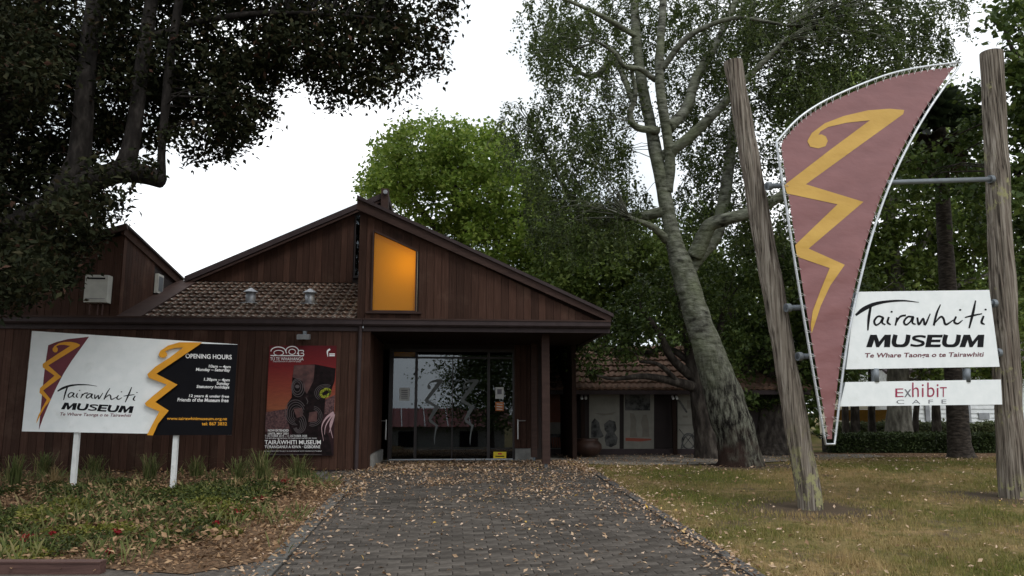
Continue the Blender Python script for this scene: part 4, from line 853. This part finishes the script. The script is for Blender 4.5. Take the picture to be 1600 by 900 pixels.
# leafy sprays growing in front of the limb
# the birch
Y = 16.1
bt_ = tree('birch_tree', 'tall grey birch with thick leaning rough trunk and hanging foliage', at(1157, 731, Y),
     [[(1158, 742, Y, 104), (1157, 728, Y, 84), (1155, 712, Y, 72), (1149, 680, Y, 67), (1138, 640, Y, 66), (1122, 590, Y, 58), (1106, 545, Y, 52), (1091, 500, Y, 46), (1077, 455, Y, 42), (1067, 420, Y, 42), (1055, 385, Y, 32), (1044, 335, Y, 26), (1033, 280, Y, 25), (1023, 230, Y, 24), (1014, 185, Y, 21), (1003, 130, Y, 20), (996, 80, Y, 18), (992, 20, Y, 16), (988, -80, Y, 11)],
      [(1042, 300, Y, 22), (1047, 255, Y-.1, 19), (1043, 215, Y-.2, 19), (1034, 160, Y-.3, 18), (1030, 110, Y-.3, 17), (1033, 50, Y-.4, 15), (1040, -60, Y-.4, 10)],
      [(1070, 432, Y+.1, 26), (1090, 402, Y+.2, 27), (1118, 368, Y+.5, 24), (1130, 320, Y+.7, 23), (1141, 245, Y+1, 19), (1150, 180, Y+1.2, 17), (1165, 90, Y+1.4, 14), (1182, -30, Y+1.5, 10)],
      [(1085, 400, Y, 30), (1102, 365, Y-.2, 27), (1112, 350, Y-.3, 25), (1140, 341, Y-.5, 22), (1170, 332, Y-.6, 20), (1225, 303, Y-.8, 17), (1300, 240, Y-1, 12)],
      [(1036, 245, Y, 22), (1068, 222, Y-.3, 20), (1103, 190, Y-.5, 18), (1132, 161, Y-.7, 16), (1165, 125, Y-.9, 13), (1230, 60, Y-1.2, 9)],
      [(1046, 200, Y-.2, 22), (1073, 168, Y, 20), (1088, 122, Y+.2, 18), (1122, 63, Y+.4, 15), (1150, 0, Y+.5, 11)],
      [(1034, 108, Y-.3, 13), (1068, 64, Y-.6, 12), (1103, 42, Y-.8, 10), (1155, 28, Y-1, 8), (1230, 40, Y-1.2, 5)],
      [(1024, 125, Y-.2, 11), (1000, 108, Y-.5, 10), (976, 104, Y-.7, 9), (961, 83, Y-.8, 8), (935, 66, Y-1, 6)],
      [(1030, 204, Y-.2, 14), (995, 199, Y-.3, 13), (984, 178, Y-.4, 12), (993, 147, Y-.5, 9), (985, 100, Y-.5, 6)],
      [(990, 160, Y-.2, 12), (961, 96, Y+.3, 11), (932, 117, Y+.4, 12), (908, 114, Y+.4, 8), (870, 80, Y+.4, 4)],
      [(1038, 330, Y, 20), (1000, 338, Y+.3, 17), (965, 340, Y+.6, 15), (925, 350, Y+.8, 12), (880, 290, Y+1, 8), (830, 200, Y+1, 4)],
      [(1042, 375, Y, 16), (1020, 355, Y-.3, 12), (985, 340, Y-.6, 7)], [(1000, 60, Y, 12), (930, 20, Y-.5, 9), (860, -10, Y-.8, 5)]],
     m_birch,
     D([(870,20,60,50),(940,15,90,60,.8),(1030,10,90,60,1.8),(1130,20,100,60,1.2),(1240,10,110,60),(1360,10,100,55),(1450,-5,70,40),(840,70,24,40),(910,90,70,60),(975,110,45,60,1.5),(1090,100,70,60,2),(1190,90,90,70,.5),(1300,60,90,60),(1400,55,55,40),
        (815,165,34,12),(860,180,60,45),(900,230,75,60),(860,270,50,40),(940,270,55,60,.6),(930,340,70,40),(1095,200,50,60,2.2),(1200,190,65,70,1),(985,320,40,40,1.5),(1110,280,40,50,2.4),(1200,300,60,60,1),(950,200,45,50,.5),(860,330,50,40),(1300,150,70,50),(1400,110,50,36),(1455,55,40,36),(1160,340,40,40,1.5),(1080,320,36,50,2.6),(1110,230,46,50,2.6),(1060,150,30,50,2.4),(830,230,40,50,1),(800,180,24,14)], Y, 2.2, 23),
     42, .06, .07, l_birch, tw=.3, twr=.009, strand=.62, n=64, rough=.1, fr=3.2, k=12, furrow=.02, ws=.88, wid=.62, tipdown=.8)
# bright tree behind the museum
Y = 28; Bd = D([(588,262,16,14),(575,292,14,10),(640,205,20,14),(690,200,22,14),(745,208,22,14),(605,232,18,14),(790,225,16,18),(605,262,36,34),(598,295,26,22),(650,240,50,38),(712,232,58,36),(765,250,46,40),(685,300,80,55),(780,310,66,55),(845,365,56,55),(740,380,80,50),(830,425,60,40),(905,400,60,50)], Y, 3.2, 13)
tree('broadleaf_tree', 'bright green leafy tree rising behind the museum roof', at(740, 648, Y), [[(740, 660, Y, 34), (735, 520, Y, 28), (730, 420, Y, 24), (715, 330, Y, 16), (700, 230, Y, 6)], [(733, 450, Y, 16), (790, 370, Y-.5, 10), (830, 320, Y-1, 5)], [(730, 420, Y, 14), (660, 330, Y-.5, 9), (620, 270, Y-.8, 4)], [(740, 500, Y, 14), (830, 430, Y-.8, 9), (900, 390, Y-1, 4)]], m_barkd, Bd, 110, .3, .16, l_plane, tw=.3, twr=.02, wid=.7)
Y = 24; tree('broadleaf_tree', 'mid green tree filling the gap between bright tree and birch', at(985, 650, Y), [[(985, 665, Y, 26), (980, 560, Y, 22), (970, 460, Y, 17), (965, 340, Y, 6)], [(975, 500, Y, 13), (920, 430, Y, 8), (890, 380, Y, 4)], [(972, 470, Y, 12), (1030, 400, Y, 7), (1050, 350, Y, 4)]], m_barkd,
     D([(900,440,50,50),(950,420,60,60),(1000,400,60,70),(930,360,50,40),(1000,470,70,50),(1050,420,50,60),(930,490,60,40),(870,440,50,40),(880,370,40,40),(1090,380,40,60),(1110,440,40,40)], Y, 2.4, 14), 60, .26, .17, l_mid, tw=.3, wid=.6)
# small dark tree in front of the wing
Y = 18.6
tree('spreading_tree', 'small dark spreading tree whose low boughs reach over the wing roof', at(1105, 712, Y),
     [[(1110, 722, Y, 60), (1106, 700, Y, 40), (1098, 650, Y, 34), (1090, 600, Y, 28), (1082, 560, Y, 22), (1070, 500, Y, 15), (1055, 440, Y, 8)], [(1090, 606, Y, 18), (1060, 598, Y-.4, 14), (1010, 588, Y-.8, 10), (960, 592, Y-1, 6), (930, 586, Y-1, 4)], [(1088, 595, Y, 16), (1050, 560, Y-.3, 13), (1030, 520, Y-.5, 10), (1000, 480, Y-.6, 6)],
      [(1084, 570, Y, 13), (1045, 545, Y+.2, 10), (1000, 552, Y+.2, 8), (950, 540, Y+.2, 5)], [(1090, 600, Y, 16), (1120, 540, Y, 12), (1130, 480, Y, 7)], [(1060, 598, Y-.4, 9), (1030, 570, Y-.9, 7), (1000, 565, Y-1.2, 4)]], m_barkd,
     D([(915,550,34,24),(925,575,34,12),(955,520,50,36),(1005,490,55,40),(1050,465,60,45),(1095,500,50,45),(970,555,40,16),(1020,530,40,22),(900,520,20,22),(1130,450,50,45),(1140,540,36,44)], Y, 1.3, 13), 46, .16, .115, l_deep, tw=.4, twr=.012, wid=.55)
Y = 20.2
tree('dark_tree', 'very dark dense tree with broad gnarled base between birch and leaning pole', at(1208, 708, Y),
     [[(1208, 716, Y, 110), (1206, 690, Y, 72), (1202, 650, Y, 50), (1205, 600, Y, 44), (1210, 540, Y, 36), (1215, 460, Y, 24), (1220, 380, Y, 10)], [(1200, 640, Y, 40), (1170, 590, Y, 28), (1150, 530, Y, 16), (1140, 470, Y, 8)], [(1206, 610, Y, 34), (1240, 560, Y, 24), (1270, 500, Y, 14), (1290, 440, Y, 7)]], m_barkd,
     D([(1200,470,60,60),(1160,540,50,50),(1235,560,60,50),(1290,500,50,60),(1260,615,46,30),(1175,605,36,30),(1310,570,40,50),(1190,400,50,50),(1250,430,50,50),(1320,480,40,60)], Y, 1.9, 20), 52, .2, .13, l_deep, tw=.25, wid=.55)
Y = 23.5
tree('broadleaf_tree', 'large green tree behind the tall banner, pale trunk with swollen foot', at(1405, 704, Y),
     [[(1406, 712, Y, 66), (1406, 690, Y, 52), (1405, 670, Y, 40), (1404, 620, Y, 33), (1402, 560, Y, 30), (1400, 460, Y, 26), (1390, 340, Y, 18), (1385, 200, Y, 8)], [(1401, 480, Y, 18), (1330, 380, Y, 12), (1280, 280, Y, 7), (1250, 180, Y, 4)], [(1398, 440, Y, 16), (1470, 340, Y, 11), (1540, 240, Y, 6)], [(1400, 500, Y, 13), (1320, 470, Y-1, 8), (1270, 440, Y-1, 4)], [(1400, 500, Y, 13), (1490, 450, Y-1, 8), (1570, 420, Y-1, 4)]], m_barkp,
     D([(1260,160,60,70),(1340,190,80,90),(1430,190,70,90),(1290,290,60,70),(1390,310,80,70),(1490,330,70,70),(1310,400,70,50),(1420,420,80,60),(1560,330,60,80),(1550,440,60,70),(1480,500,80,50),(1370,510,60,50),(1580,540,50,60),(1500,575,70,24)], Y, 2.8, 14), 54, .27, .17, l_mid, tw=.3, wid=.6)
Y = 14.6
tree('broadleaf_tree', 'dark large-leaved tree leaning in at the right edge', at(1700, 735, Y), [[(1700, 745, Y, 70), (1690, 560, Y, 55), (1680, 380, Y, 42), (1660, 200, Y, 26), (1640, 50, Y, 12)], [(1685, 430, Y, 24), (1630, 330, Y, 14), (1590, 270, Y, 7)], [(1670, 260, Y, 18), (1610, 140, Y, 10), (1570, 50, Y, 5)]], m_barkd,
     D([(1600,30,50,40),(1650,90,70,70),(1590,110,20,40),(1610,190,30,60),(1660,230,60,80),(1605,300,28,60),(1650,380,60,80),(1600,400,24,40),(1700,150,90,150),(1535,170,26,50,2.2),(1515,250,36,44,2.6),(1450,300,44,26,2.8),(1530,330,30,50,2.4),(1440,250,30,24,3)], Y, 1.4, 11), 40, .19, .14, l_deep, tw=.3, wid=.7)
# fan palm
def palm(name, label, base, spec, top, n, r_, seed):
    t = tag(empty(name, base), label, 'palm'); m, sk = limbs([spec], 14, .1, 6); m.build('trunk', m_palmb, t, smooth=True)
    rr = random.Random(seed); fr_ = MB(); dd = MB(); st = MB()
    for k in range(n):
        dead = k > n*.72; el = rr.uniform(-.2, 1.2) if not dead else rr.uniform(-1.35, -.5); az = rr.uniform(0, 2*math.pi); d = Vector((math.cos(az)*math.cos(el), math.sin(az)*math.cos(el), math.sin(el)))
        p0 = Vector(top)+Vector((0, 0, -.5*rr.random() if dead else .0)); h = p0+d*r_*(.55 if not dead else .3); st.tube([p0, h], .014, 4)
        sd_ = d.cross(Vector((0, 0, 1))).normalized(); up = sd_.cross(d).normalized(); tgt = dd if dead else fr_
        for j in range(15):
            a = R(-100+200*j/14); e = d*math.cos(a)+sd_*math.sin(a); tip = h+e*r_*rr.uniform(.75, 1)*(.8 if dead else 1)-Vector((0, 0, .28*r_)); mid = h+e*r_*.55+up*.03; wv_ = e.cross(up).normalized()*.03
            tgt.add([h, mid+wv_, tip, mid-wv_], [(0, 1, 2), (0, 2, 3)])
    st.build('leaf_stalks', m_palmb, t); fr_.build('fronds', l_palm, t); dd.build('dead_fronds', l_dead, t); return t
Y = 18.5; tp = at(1466, 200, Y)
palm('fan_palm', 'tall fan palm with dark trunk and shaggy dead fronds beside the right pole', at(1501, 716, Y), [(1503, 722, Y, 52), (1501, 708, Y, 38), (1498, 680, Y, 32), (1492, 590, Y, 30), (1482, 460, Y, 25), (1474, 330, Y, 22), (1467, 200, Y, 20)], tp, 26, .9, 3)
Y = 24.5
for i, (x, x2, w_, lab) in enumerate(((1322, 1316, 11, 'slender dark trunk nearest the banner foot, behind the clipped hedge'), (1337, 1334, 13, 'slender dark trunk, second from the banner foot, behind the hedge'), (1363, 1360, 11, 'slender dark trunk, third from the banner foot, behind the hedge'), (1432, 1440, 9, 'thin dark trunk just right of the pale swollen trunk'), (1464, 1458, 13, 'dark trunk standing left of the palm trunk behind the hedge'))):
    tree('slender_tree', lab, at(x, 694, Y), [[(x, 698, Y, w_*1.3), (x-1, 650, Y, w_), (x2, 560, Y, w_*.8), (x2-8, 440, Y, w_*.6), (x2, 330, Y, 3)]], m_barkd, D([(x2, 400, 40, 60), (x2-10, 470, 36, 40)], Y+1, 1.4, 4.5), 30, .25, .16, l_mid, group='slender trunks behind the hedge', tw=.3)

# hedges
def hedge(name, label, x0, x1, y0, y1, z1, n, lm, L_):
    zb = gz(0, y0); t = tag(empty(name, ((x0+x1)/2, (y0+y1)/2, zb)), label, 'hedge')
    m = MB().box(x0+.12, x1-.12, y0+.12, y1-.12, zb, z1-.1); m.build('inner_twigs', m_barkd, t)
    P_ = RNG.uniform(0, 1, (n, 3)); f = RNG.integers(0, 3, n); P_[f == 0, 1] = RNG.uniform(0, .12, (f == 0).sum()); P_[f == 1, 2] = 1-RNG.uniform(0, .1, (f == 1).sum()); P_[f == 2, 0] = np.round(P_[f == 2, 0])*.98
    P_[f == 2, 1] = RNG.uniform(0, .2, (f == 2).sum()); P_[f == 2, 0] = RNG.uniform(0, 1, (f == 2).sum())
    Q = np.stack([x0+(x1-x0)*P_[:, 0], y0+(y1-y0)*P_[:, 1], zb+(z1-zb)*P_[:, 2]], 1)
    Q[:, 2] += np.array([.05*noise.noise(Vector((q[0]*1.1, q[1], 0))) for q in Q])*P_[:, 2]; Q += RNG.normal(size=Q.shape)*.03
    leaf_object('foliage', Q, L_, lm, t, wid=.6)
hedge('clipped_hedge', 'low dark clipped hedge running behind the lawn', at(1296, 708, 20.8).x, 16.2, 20.8, 21.7, at(1500, 679, 20.8).z, 26000, l_hedge, .06)
hedge('clipped_hedge', 'paler clipped hedge behind the dark hedge and below the white house', 10.4, 20, 25.6, 26.6, at(1500, 662, 25.6).z, 14000, l_hedge2, .1)

# white weatherboard house and shade sail far right
hx0, hx1, HY = at(1395, 640, 30).x, at(1720, 640, 30).x, 30
hs = tag(empty('white_house', ((hx0+hx1)/2, HY, .53)), 'white weatherboard house glimpsed below the cafe board', 'house')
hw = MB().box(hx0, hx1, HY+.03, HY+5, .3, 3.2).build('wall', m_wpost, hs)
m_wb = flat('white_weatherboard', (.72, .75, .77), .6)
for i in range(16): MB().prism([(hx0, HY-.015, .55+i*.165), (hx0, HY+.02, .72+i*.165), (hx0, HY+.03, .55+i*.165)], [(hx1, HY-.015, .55+i*.165), (hx1, HY+.02, .72+i*.165), (hx1, HY+.03, .55+i*.165)]).build('weatherboard', m_wb, hw)
MB().prism([(hx0-.4, HY-.5, 3.1), (hx1+.4, HY-.5, 3.1), (hx1+.4, HY+2.5, 4.5), (hx0-.4, HY+2.5, 4.5)], [(hx0-.4, HY-.5, 3.0), (hx1+.4, HY-.5, 3.0), (hx1+.4, HY+2.5, 4.4), (hx0-.4, HY+2.5, 4.4)]).build('roof', m_fascia, hs)
xv = at(1537, 650, HY); MB().box(xv.x-.2, xv.x+.2, HY-.04, HY-.016, xv.z-.12, xv.z+.12).build('wall_vent', m_lead, hs)
for px_ in (1449, 1513): xp = at(px_, 650, HY); MB().box(xp.x-.08, xp.x+.08, HY-.06, HY-.018, .4, 3.1).build('corner_trim', m_lead, hs)
cx0, cx1 = at(1290, 640, 31).x, at(1450, 640, 31).x
cwl = tag(empty('cream_wall', ((cx0+cx1)/2, 31.6, .53)), 'cream garden wall seen behind the slender trunks', 'wall'); MB().box(cx0, cx1, 31.4, 31.7, .3, 2.3).build('wall_body', flat('cream_render', (.62, .57, .46), .8), cwl); MB().box(cx0-.05, cx1+.05, 31.35, 31.75, 2.3, 2.38).build('wall_cap', m_wpost, cwl)
s0, s1, s2, s3 = at(1300, 640, 26.5), at(1412, 640, 26.5), at(1385, 661, 28), at(1300, 656, 27.5)
ssl = tag(empty('shade_sail', (s0+s1)/2), 'ochre shade sail stretched between slender trunks beyond the hedge', 'shade sail')
q = MB(); N = 8
for j in range(N+1):
    for i in range(N+1):
        a, b = i/N, j/N; p = s0.lerp(s1, a).lerp(s3.lerp(s2, a), b); p.z -= .25*math.sin(math.pi*a)*math.sin(math.pi*b)*.6; q.v.append(tuple(p))
for j in range(N):
    for i in range(N): q.f.append((j*(N+1)+i, j*(N+1)+i+1, (j+1)*(N+1)+i+1, (j+1)*(N+1)+i))
q.build('sail_cloth', flat('ochre_cloth', (.42, .22, .04), .8), ssl, smooth=True); MB().tube([s0, s1, s2, s3, s0], .012, 6).build('edge_rope', m_cord, ssl)
# far wood closing the view
P_ = []
for _ in range(900):
    x = RNG.uniform(-6, 34); y = RNG.uniform(37, 44); top = 6.5+3.0*noise.noise(Vector((x*.25, 0, 0)))+(2 if x > 8 else -2); z = .5+(top-.5)*RNG.uniform(0, 1)**.8; P_.append((x, y, z))
P_ = np.array(P_); idx = np.repeat(np.arange(len(P_)), 45); Q = P_[idx]+RNG.normal(size=(len(idx), 3))*np.array([.75, .75, .55])
tag(leaf_object('distant_wood', Q, .42, l_mid, wid=.7), 'distant green wood closing the view behind the gardens', 'wood', kind='stuff')

# ------------------------------------------------------------------ across the street behind the viewer: mirrored in the entrance glass
hb = tag(empty('red_roofed_house', (-1, -17, gz(0, -17))), 'low red-roofed house across the street, mirrored in the entrance glass', 'house'); zz = gz(0, -17)-.75
MB().box(-9, 5, -22, -17, zz, zz+2.2).build('wall', m_concrete, hb); m_rr = flat('red_roof', (.16, .03, .028), .6)
rr_ = MB().prism([(-9.5, -16.4, zz+2.1), (-9.5, -19.5, zz+3.3), (-9.5, -22.6, zz+2.1)], [(5.5, -16.4, zz+2.1), (5.5, -19.5, zz+3.3), (5.5, -22.6, zz+2.1)]).build('roof', m_rr, hb)
for i in range(30): MB().bar((-9.3+i*.5, -16.36, zz+2.13), (-9.3+i*.5, -19.46, zz+3.33), .05, .04).build('roof_rib', m_wpost if i % 3 == 0 else m_rr, rr_)
for x in (-6, -2, 2): MB().box(x, x+1.2, -16.97, -16.94, zz+.8, zz+1.8).build('window', m_ink, hb)
t = tag(empty('street_tree', (3.0, -8.6, gz(0, -9))), 'round dark street tree mirrored in the entrance glass', 'tree')
q = MB().tube(spline([(3.0, -8.6, -.6), (2.9, -8.6, 1.2), (3.0, -8.5, 2.5), (2.7, -8.5, 5)], 4), [.22]*5+[.18]*4+[.1]*4, 10, .1); q.build('trunk', m_barkd, t, smooth=True)
cc = RNG.normal(size=(700, 3))*np.array([1.3, 1.2, 1.7])+np.array([2.9, -8.5, 4.0]); cc[:, 2] = np.maximum(cc[:, 2], 1.0); idx = np.repeat(np.arange(700), 30)
leaf_object('crown', cc[idx]+RNG.normal(size=(len(idx), 3))*.26, .16, l_deep, t, wid=.6)

# ------------------------------------------------------------------ ground detail
def inpoly(x, y, poly):
    r_ = False; n = len(poly)
    for i in range(n):
        x1, y1 = poly[i]; x2, y2 = poly[i-1]
        if (y1 > y) != (y2 > y) and x < (x2-x1)*(y-y1)/(y2-y1)+x1: r_ = not r_
    return r_
def flat_leaves(name, pts, L_, mat, lift=.012, curl=.35, **t_):
    n = len(pts); P_ = np.array(pts); P_[:, 2] += lift*RNG.uniform(.3, 1.4, n)
    V, T = leaf_arrays(P_, L_, wid=.5, up=2.4, tipdown=-curl*.2, lvar=.5); return tag(link(name, np_mesh(name, V, T, mat)), kind='stuff', **t_)
pts = []
while len(pts) < 13600:                                # on the paving, thick towards the doors and along the edges
    u = RNG.uniform(-.4, 4.3); w_ = RNG.uniform(-8.4, 2.6); x, y = B2(u, w_)
    if u < -.35 and w_ < -1.5: continue
    den = .05+1.0*max(0, (w_+7.6)/9)**2.3+.5*math.exp(-((u-.0)/.35)**2)*(1.5 if w_ > -5.5 else .6)+.6*math.exp(-((u-4.15)/.22)**2)
    den *= .25+1.5*max(0, .35+noise.noise(Vector((x*.9, y*.9, 3))))
    if w_ > 1.9: den *= .5
    if RNG.random() < den: pts.append((x, y, gz(x, y)+.016))
flat_leaves('fallen_leaves', pts, .047, l_litter, label='tan dry leaves scattered over the paved path', cat='leaves')
pts = []
while len(pts) < 5200:
    x, y = RNG.uniform(.8, 12), RNG.uniform(6.6, 20); u, w_ = toB(x, y)
    if u < 4.25: continue
    den = .09+.8*math.exp(-(u-4.25)/.5)+.6*math.exp(-((y-15.2)/1.3)**2)*math.exp(-max(0, x-2)/2)+(.35 if y > 17 else 0)
    if RNG.random() < den: pts.append((x, y, gz(x, y)+.012))
flat_leaves('fallen_leaves', pts, .05, l_litter, label='tan dry leaves scattered over the lawn', cat='leaves')
pts = []
while len(pts) < 20000:
    x, y = RNG.uniform(-12, -1.8), RNG.uniform(6.6, 14.6)
    if not inpoly(x+RNG.normal()*.12, y+abs(RNG.normal())*.14, bedp): continue
    pts.append((x, y, gz(x, y)+.012))
for x, y in zip(RNG.uniform(-10.5, -2, 9000), RNG.uniform(7.1, 12.5, 9000)):   # caught on top of the low plants
    if inpoly(x, y, bedp) and noise.noise(Vector((x*.8, y*.8, 21))) > -.1: pts.append((x, y, gz(x, y)+RNG.uniform(.04, .13)))
flat_leaves('leaf_litter', pts, .06, l_bedlit, .035, label='brown leaf litter covering the garden bed', cat='leaves')
# creeping ground cover in mounds
def cover(x, y): 
    g = noise.noise(Vector((x*.62, y*.62, 9)))+.5*noise.noise(Vector((x*1.7, y*1.7, 4)))
    q = gpt_row(x, y); return g+q
def gpt_row(x, y):
    u, w_ = toB(x, y); v = .42
    if y > 12.0: v -= .9*(y-12.0)
    if u > -1.2: v -= .5*(u+1.2)
    if y < 8.6: v -= .35*(8.6-y)
    return v
pts = []; pty = []
while len(pts) < 70000:
    x, y = RNG.uniform(-10.5, -2.0), RNG.uniform(7.1, 13.0)
    if not inpoly(x, y, bedp): continue
    c = cover(x, y)
    if c < .12 or RNG.random() > min(1, (c-.05)*2.2): continue
    h = min(.17, .05+.2*(c-.1))*RNG.uniform(.15, 1)
    (pty if noise.noise(Vector((x*1.2, y*1.2, 30))) > .12 and y < 10.2 else pts).append((x, y, gz(x, y)+h))
tag(leaf_object('ground_cover', np.array(pts), .042, l_cover, wid=.55, up=.8), 'low dark green creeping plants covering the garden bed', 'ground cover', kind='stuff')
if pty: tag(leaf_object('ground_cover', np.array(pty), .06, l_yell, wid=.4, up=.5), 'yellow-green leafy weeds at the front of the garden bed', 'ground cover', kind='stuff')
q = MB()
for x, y in zip(RNG.uniform(-10.5, -2, 9000), RNG.uniform(7.15, 13.6, 9000)):    # thin wild grass through the bed
    if not inpoly(x, y, bedp) or noise.noise(Vector((x*.9, y*.9, 41)))+.4*noise.noise(Vector((x*3, y*3, 1))) < .0: continue
    h = RNG.uniform(.08, .24); a = RNG.uniform(0, 6.28); l_ = RNG.uniform(.02, .14); z = gz(x, y); e = .003
    q.add([(x-e, y, z), (x+e, y, z), (x+e*.7+l_*.4*math.cos(a), y+l_*.4*math.sin(a), z+h*.65), (x+l_*math.cos(a), y+l_*math.sin(a), z+h)], [(0, 1, 2), (0, 2, 3)])
tag(q.build('wild_grass', l_tuft), 'thin wild grass growing through the garden bed', 'grass', kind='stuff')
def tuft(px, py, hpx, lab, mat=l_tuft, n=95, name='grass_tuft', seed=0):
    g = gpt(px, py); rr = random.Random(seed+px); h = hpx*g.y/FPX; t = tag(empty(name, g), lab, 'grass tuft', 'tussocks along the museum wall'); m = MB()
    for k in range(n):
        az = rr.uniform(0, 2*math.pi); ln = h*rr.uniform(.55, 1.2); out = h*rr.uniform(.05, .75); b = g+Vector((rr.gauss(0, .05), rr.gauss(0, .05), -.01)); d = Vector((math.cos(az), math.sin(az), 0)); sd_ = Vector((-d.y, d.x, 0))*rr.uniform(.004, .008)
        p1 = b+d*out*.3+Vector((0, 0, ln*.6)); p2 = b+d*out*.75+Vector((0, 0, ln*.92)); p3 = b+d*out*1.25+Vector((0, 0, ln*.9))
        m.add([b-sd_, b+sd_, p1+sd_, p1-sd_, p2+sd_*.7, p2-sd_*.7, p3], [(0, 1, 2, 3), (3, 2, 4, 5), (5, 4, 6)])
    m.build('blades', mat, t)
for px_, py_, h_, lab, mm in ((68, 748, 38, 'green grass tuft left of the sign, at the far left of the wall', l_tuft), (146, 748, 34, 'grass tuft by the wall just right of the left sign leg', l_tuft), (232, 760, 46, 'tall grass tuft just left of the right sign leg', l_tuft), (304, 749, 34, 'grass tuft just right of the right sign leg', l_tuft),
                        (372, 757, 40, 'green grass tuft under the left end of the poster', l_tuft), (408, 760, 54, 'tallest grass tuft, reaching the foot of the red poster', l_tuft), (466, 754, 40, 'bright green grass tuft at the right end of the bed', l_tuft), (212, 773, 22, 'small dry straw tuft in front of the wall between sign legs', l_straw), (372, 775, 26, 'dry straw tuft below the poster in front of green tufts', l_straw), (333, 758, 22, 'small olive tuft midway between right sign leg and poster', l_tuft), (20, 765, 50, 'thin grassy tuft at the left picture edge', l_tuft), (80, 765, 34, 'wispy tuft beside the left sign leg', l_straw)):
    tuft(px_, py_, h_, lab, mm, 110 if mm is l_tuft else 60)
for i, (px_, py_, s_, lab) in enumerate(((38, 852, 1.3, 'largest red flower cluster at the front left of the bed'), (77, 842, .7, 'small red flower right of the largest cluster'), (183, 841, .9, 'red flower in the middle of the yellow-green weeds'), (170, 873, .7, 'dark red flower near the timber edging'), (337, 826, .9, 'red flower in the litter near the bed centre'), (372, 807, 1, 'red flower on the edge of the green mound'), (400, 786, .8, 'left of two red flowers below the poster'), (411, 785, .8, 'right of two red flowers below the poster'), (445, 755, 1.1, 'red flower at the foot of the bright green tuft'))):
    g = gpt(px_, py_+8); t = tag(empty('red_flower', g), lab, 'flower', 'red flowers in the bed'); s_ *= .62; h = .1+.03*s_; c = g+Vector((0, 0, h))
    MB().tube([g, g+Vector((.01, 0, h*.6)), c], .005, 5).build('stem', l_cover, t); Pq = np.array(c)+RNG.normal(size=(46, 3))*np.array([.035, .035, .018])*s_; tag(leaf_object('petals', Pq, .028, l_red, t, wid=.7, up=.2), kind='stuff')
    Pq = np.array(g)+RNG.normal(size=(30, 3))*np.array([.05, .05, .02])+np.array([0, 0, .06]); leaf_object('foliage', Pq, .06, l_cover, t, wid=.4)
# timber edging at the lower left
e0 = gpt(165, 893); sl_ = tag(empty('timber_edging', e0), 'reddish brown timber beam edging the bed at the lower left', 'edging')
MB().box(-12, e0.x, e0.y-.1, e0.y+.0, e0.z-.1, e0.z+.085).build('beam', m_sleeper, sl_)
MB().box(-12, e0.x-.002, e0.y-.11, e0.y+.012, e0.z+.087, e0.z+.1).build('cap_board', m_sleeper, sl_)
# lawn blades
bx_, by_ = RNG.uniform(1.3, 12.5, 150000), 6.5+13*RNG.uniform(0, 1, 150000)**1.25
ub = (bx_-BO.x)*cu_+(by_-BO.y)*su_; ok = ub > 4.28
for c, r_ in ((bl, .55), (br_, .5)): ok &= ((bx_-c.x)/1.3)**2+(by_-c.y)**2 > r_*r_*RNG.uniform(.5, 1.3, len(bx_))
ok &= ((bx_-4.6)**2+(by_-16.1)**2 > 1.1); ok &= ~((by_ > 16.2) & (bx_ < 6)); ok &= by_ < 18.9
bx_, by_ = bx_[ok], by_[ok]; n = len(bx_); keep = np.array([noise.noise(Vector((a*1.3, b*1.3, 5)))+.35*noise.noise(Vector((a*4, b*4, 2))) for a, b in zip(bx_, by_)])+RNG.uniform(-.5, .5, n) > -.22
bx_, by_ = bx_[keep], by_[keep]; n = len(bx_); bz_ = .53*np.clip((by_-1)/13.2, -1, 1)-.012
V = np.empty((n, 3, 3)); a = RNG.uniform(0, 2*np.pi, n); hh = RNG.uniform(.02, .055, n)*(1+1.7*np.clip([noise.noise(Vector((p*2.1, q*2.1, 11))) for p, q in zip(bx_, by_)], 0, 1)); wd = .005; ln = RNG.uniform(0, .035, n); a2 = RNG.uniform(0, 2*np.pi, n)
V[:, 0] = np.stack([bx_-wd*np.cos(a), by_-wd*np.sin(a), bz_], 1); V[:, 1] = np.stack([bx_+wd*np.cos(a), by_+wd*np.sin(a), bz_], 1); V[:, 2] = np.stack([bx_+ln*np.cos(a2), by_+ln*np.sin(a2), bz_+hh], 1)
tag(link('lawn_grass', np_mesh('lawn_grass', V.reshape(-1, 3), np.arange(n*3).reshape(-1, 3), m_blade)), 'short patchy green and straw coloured lawn grass', 'grass', kind='stuff')
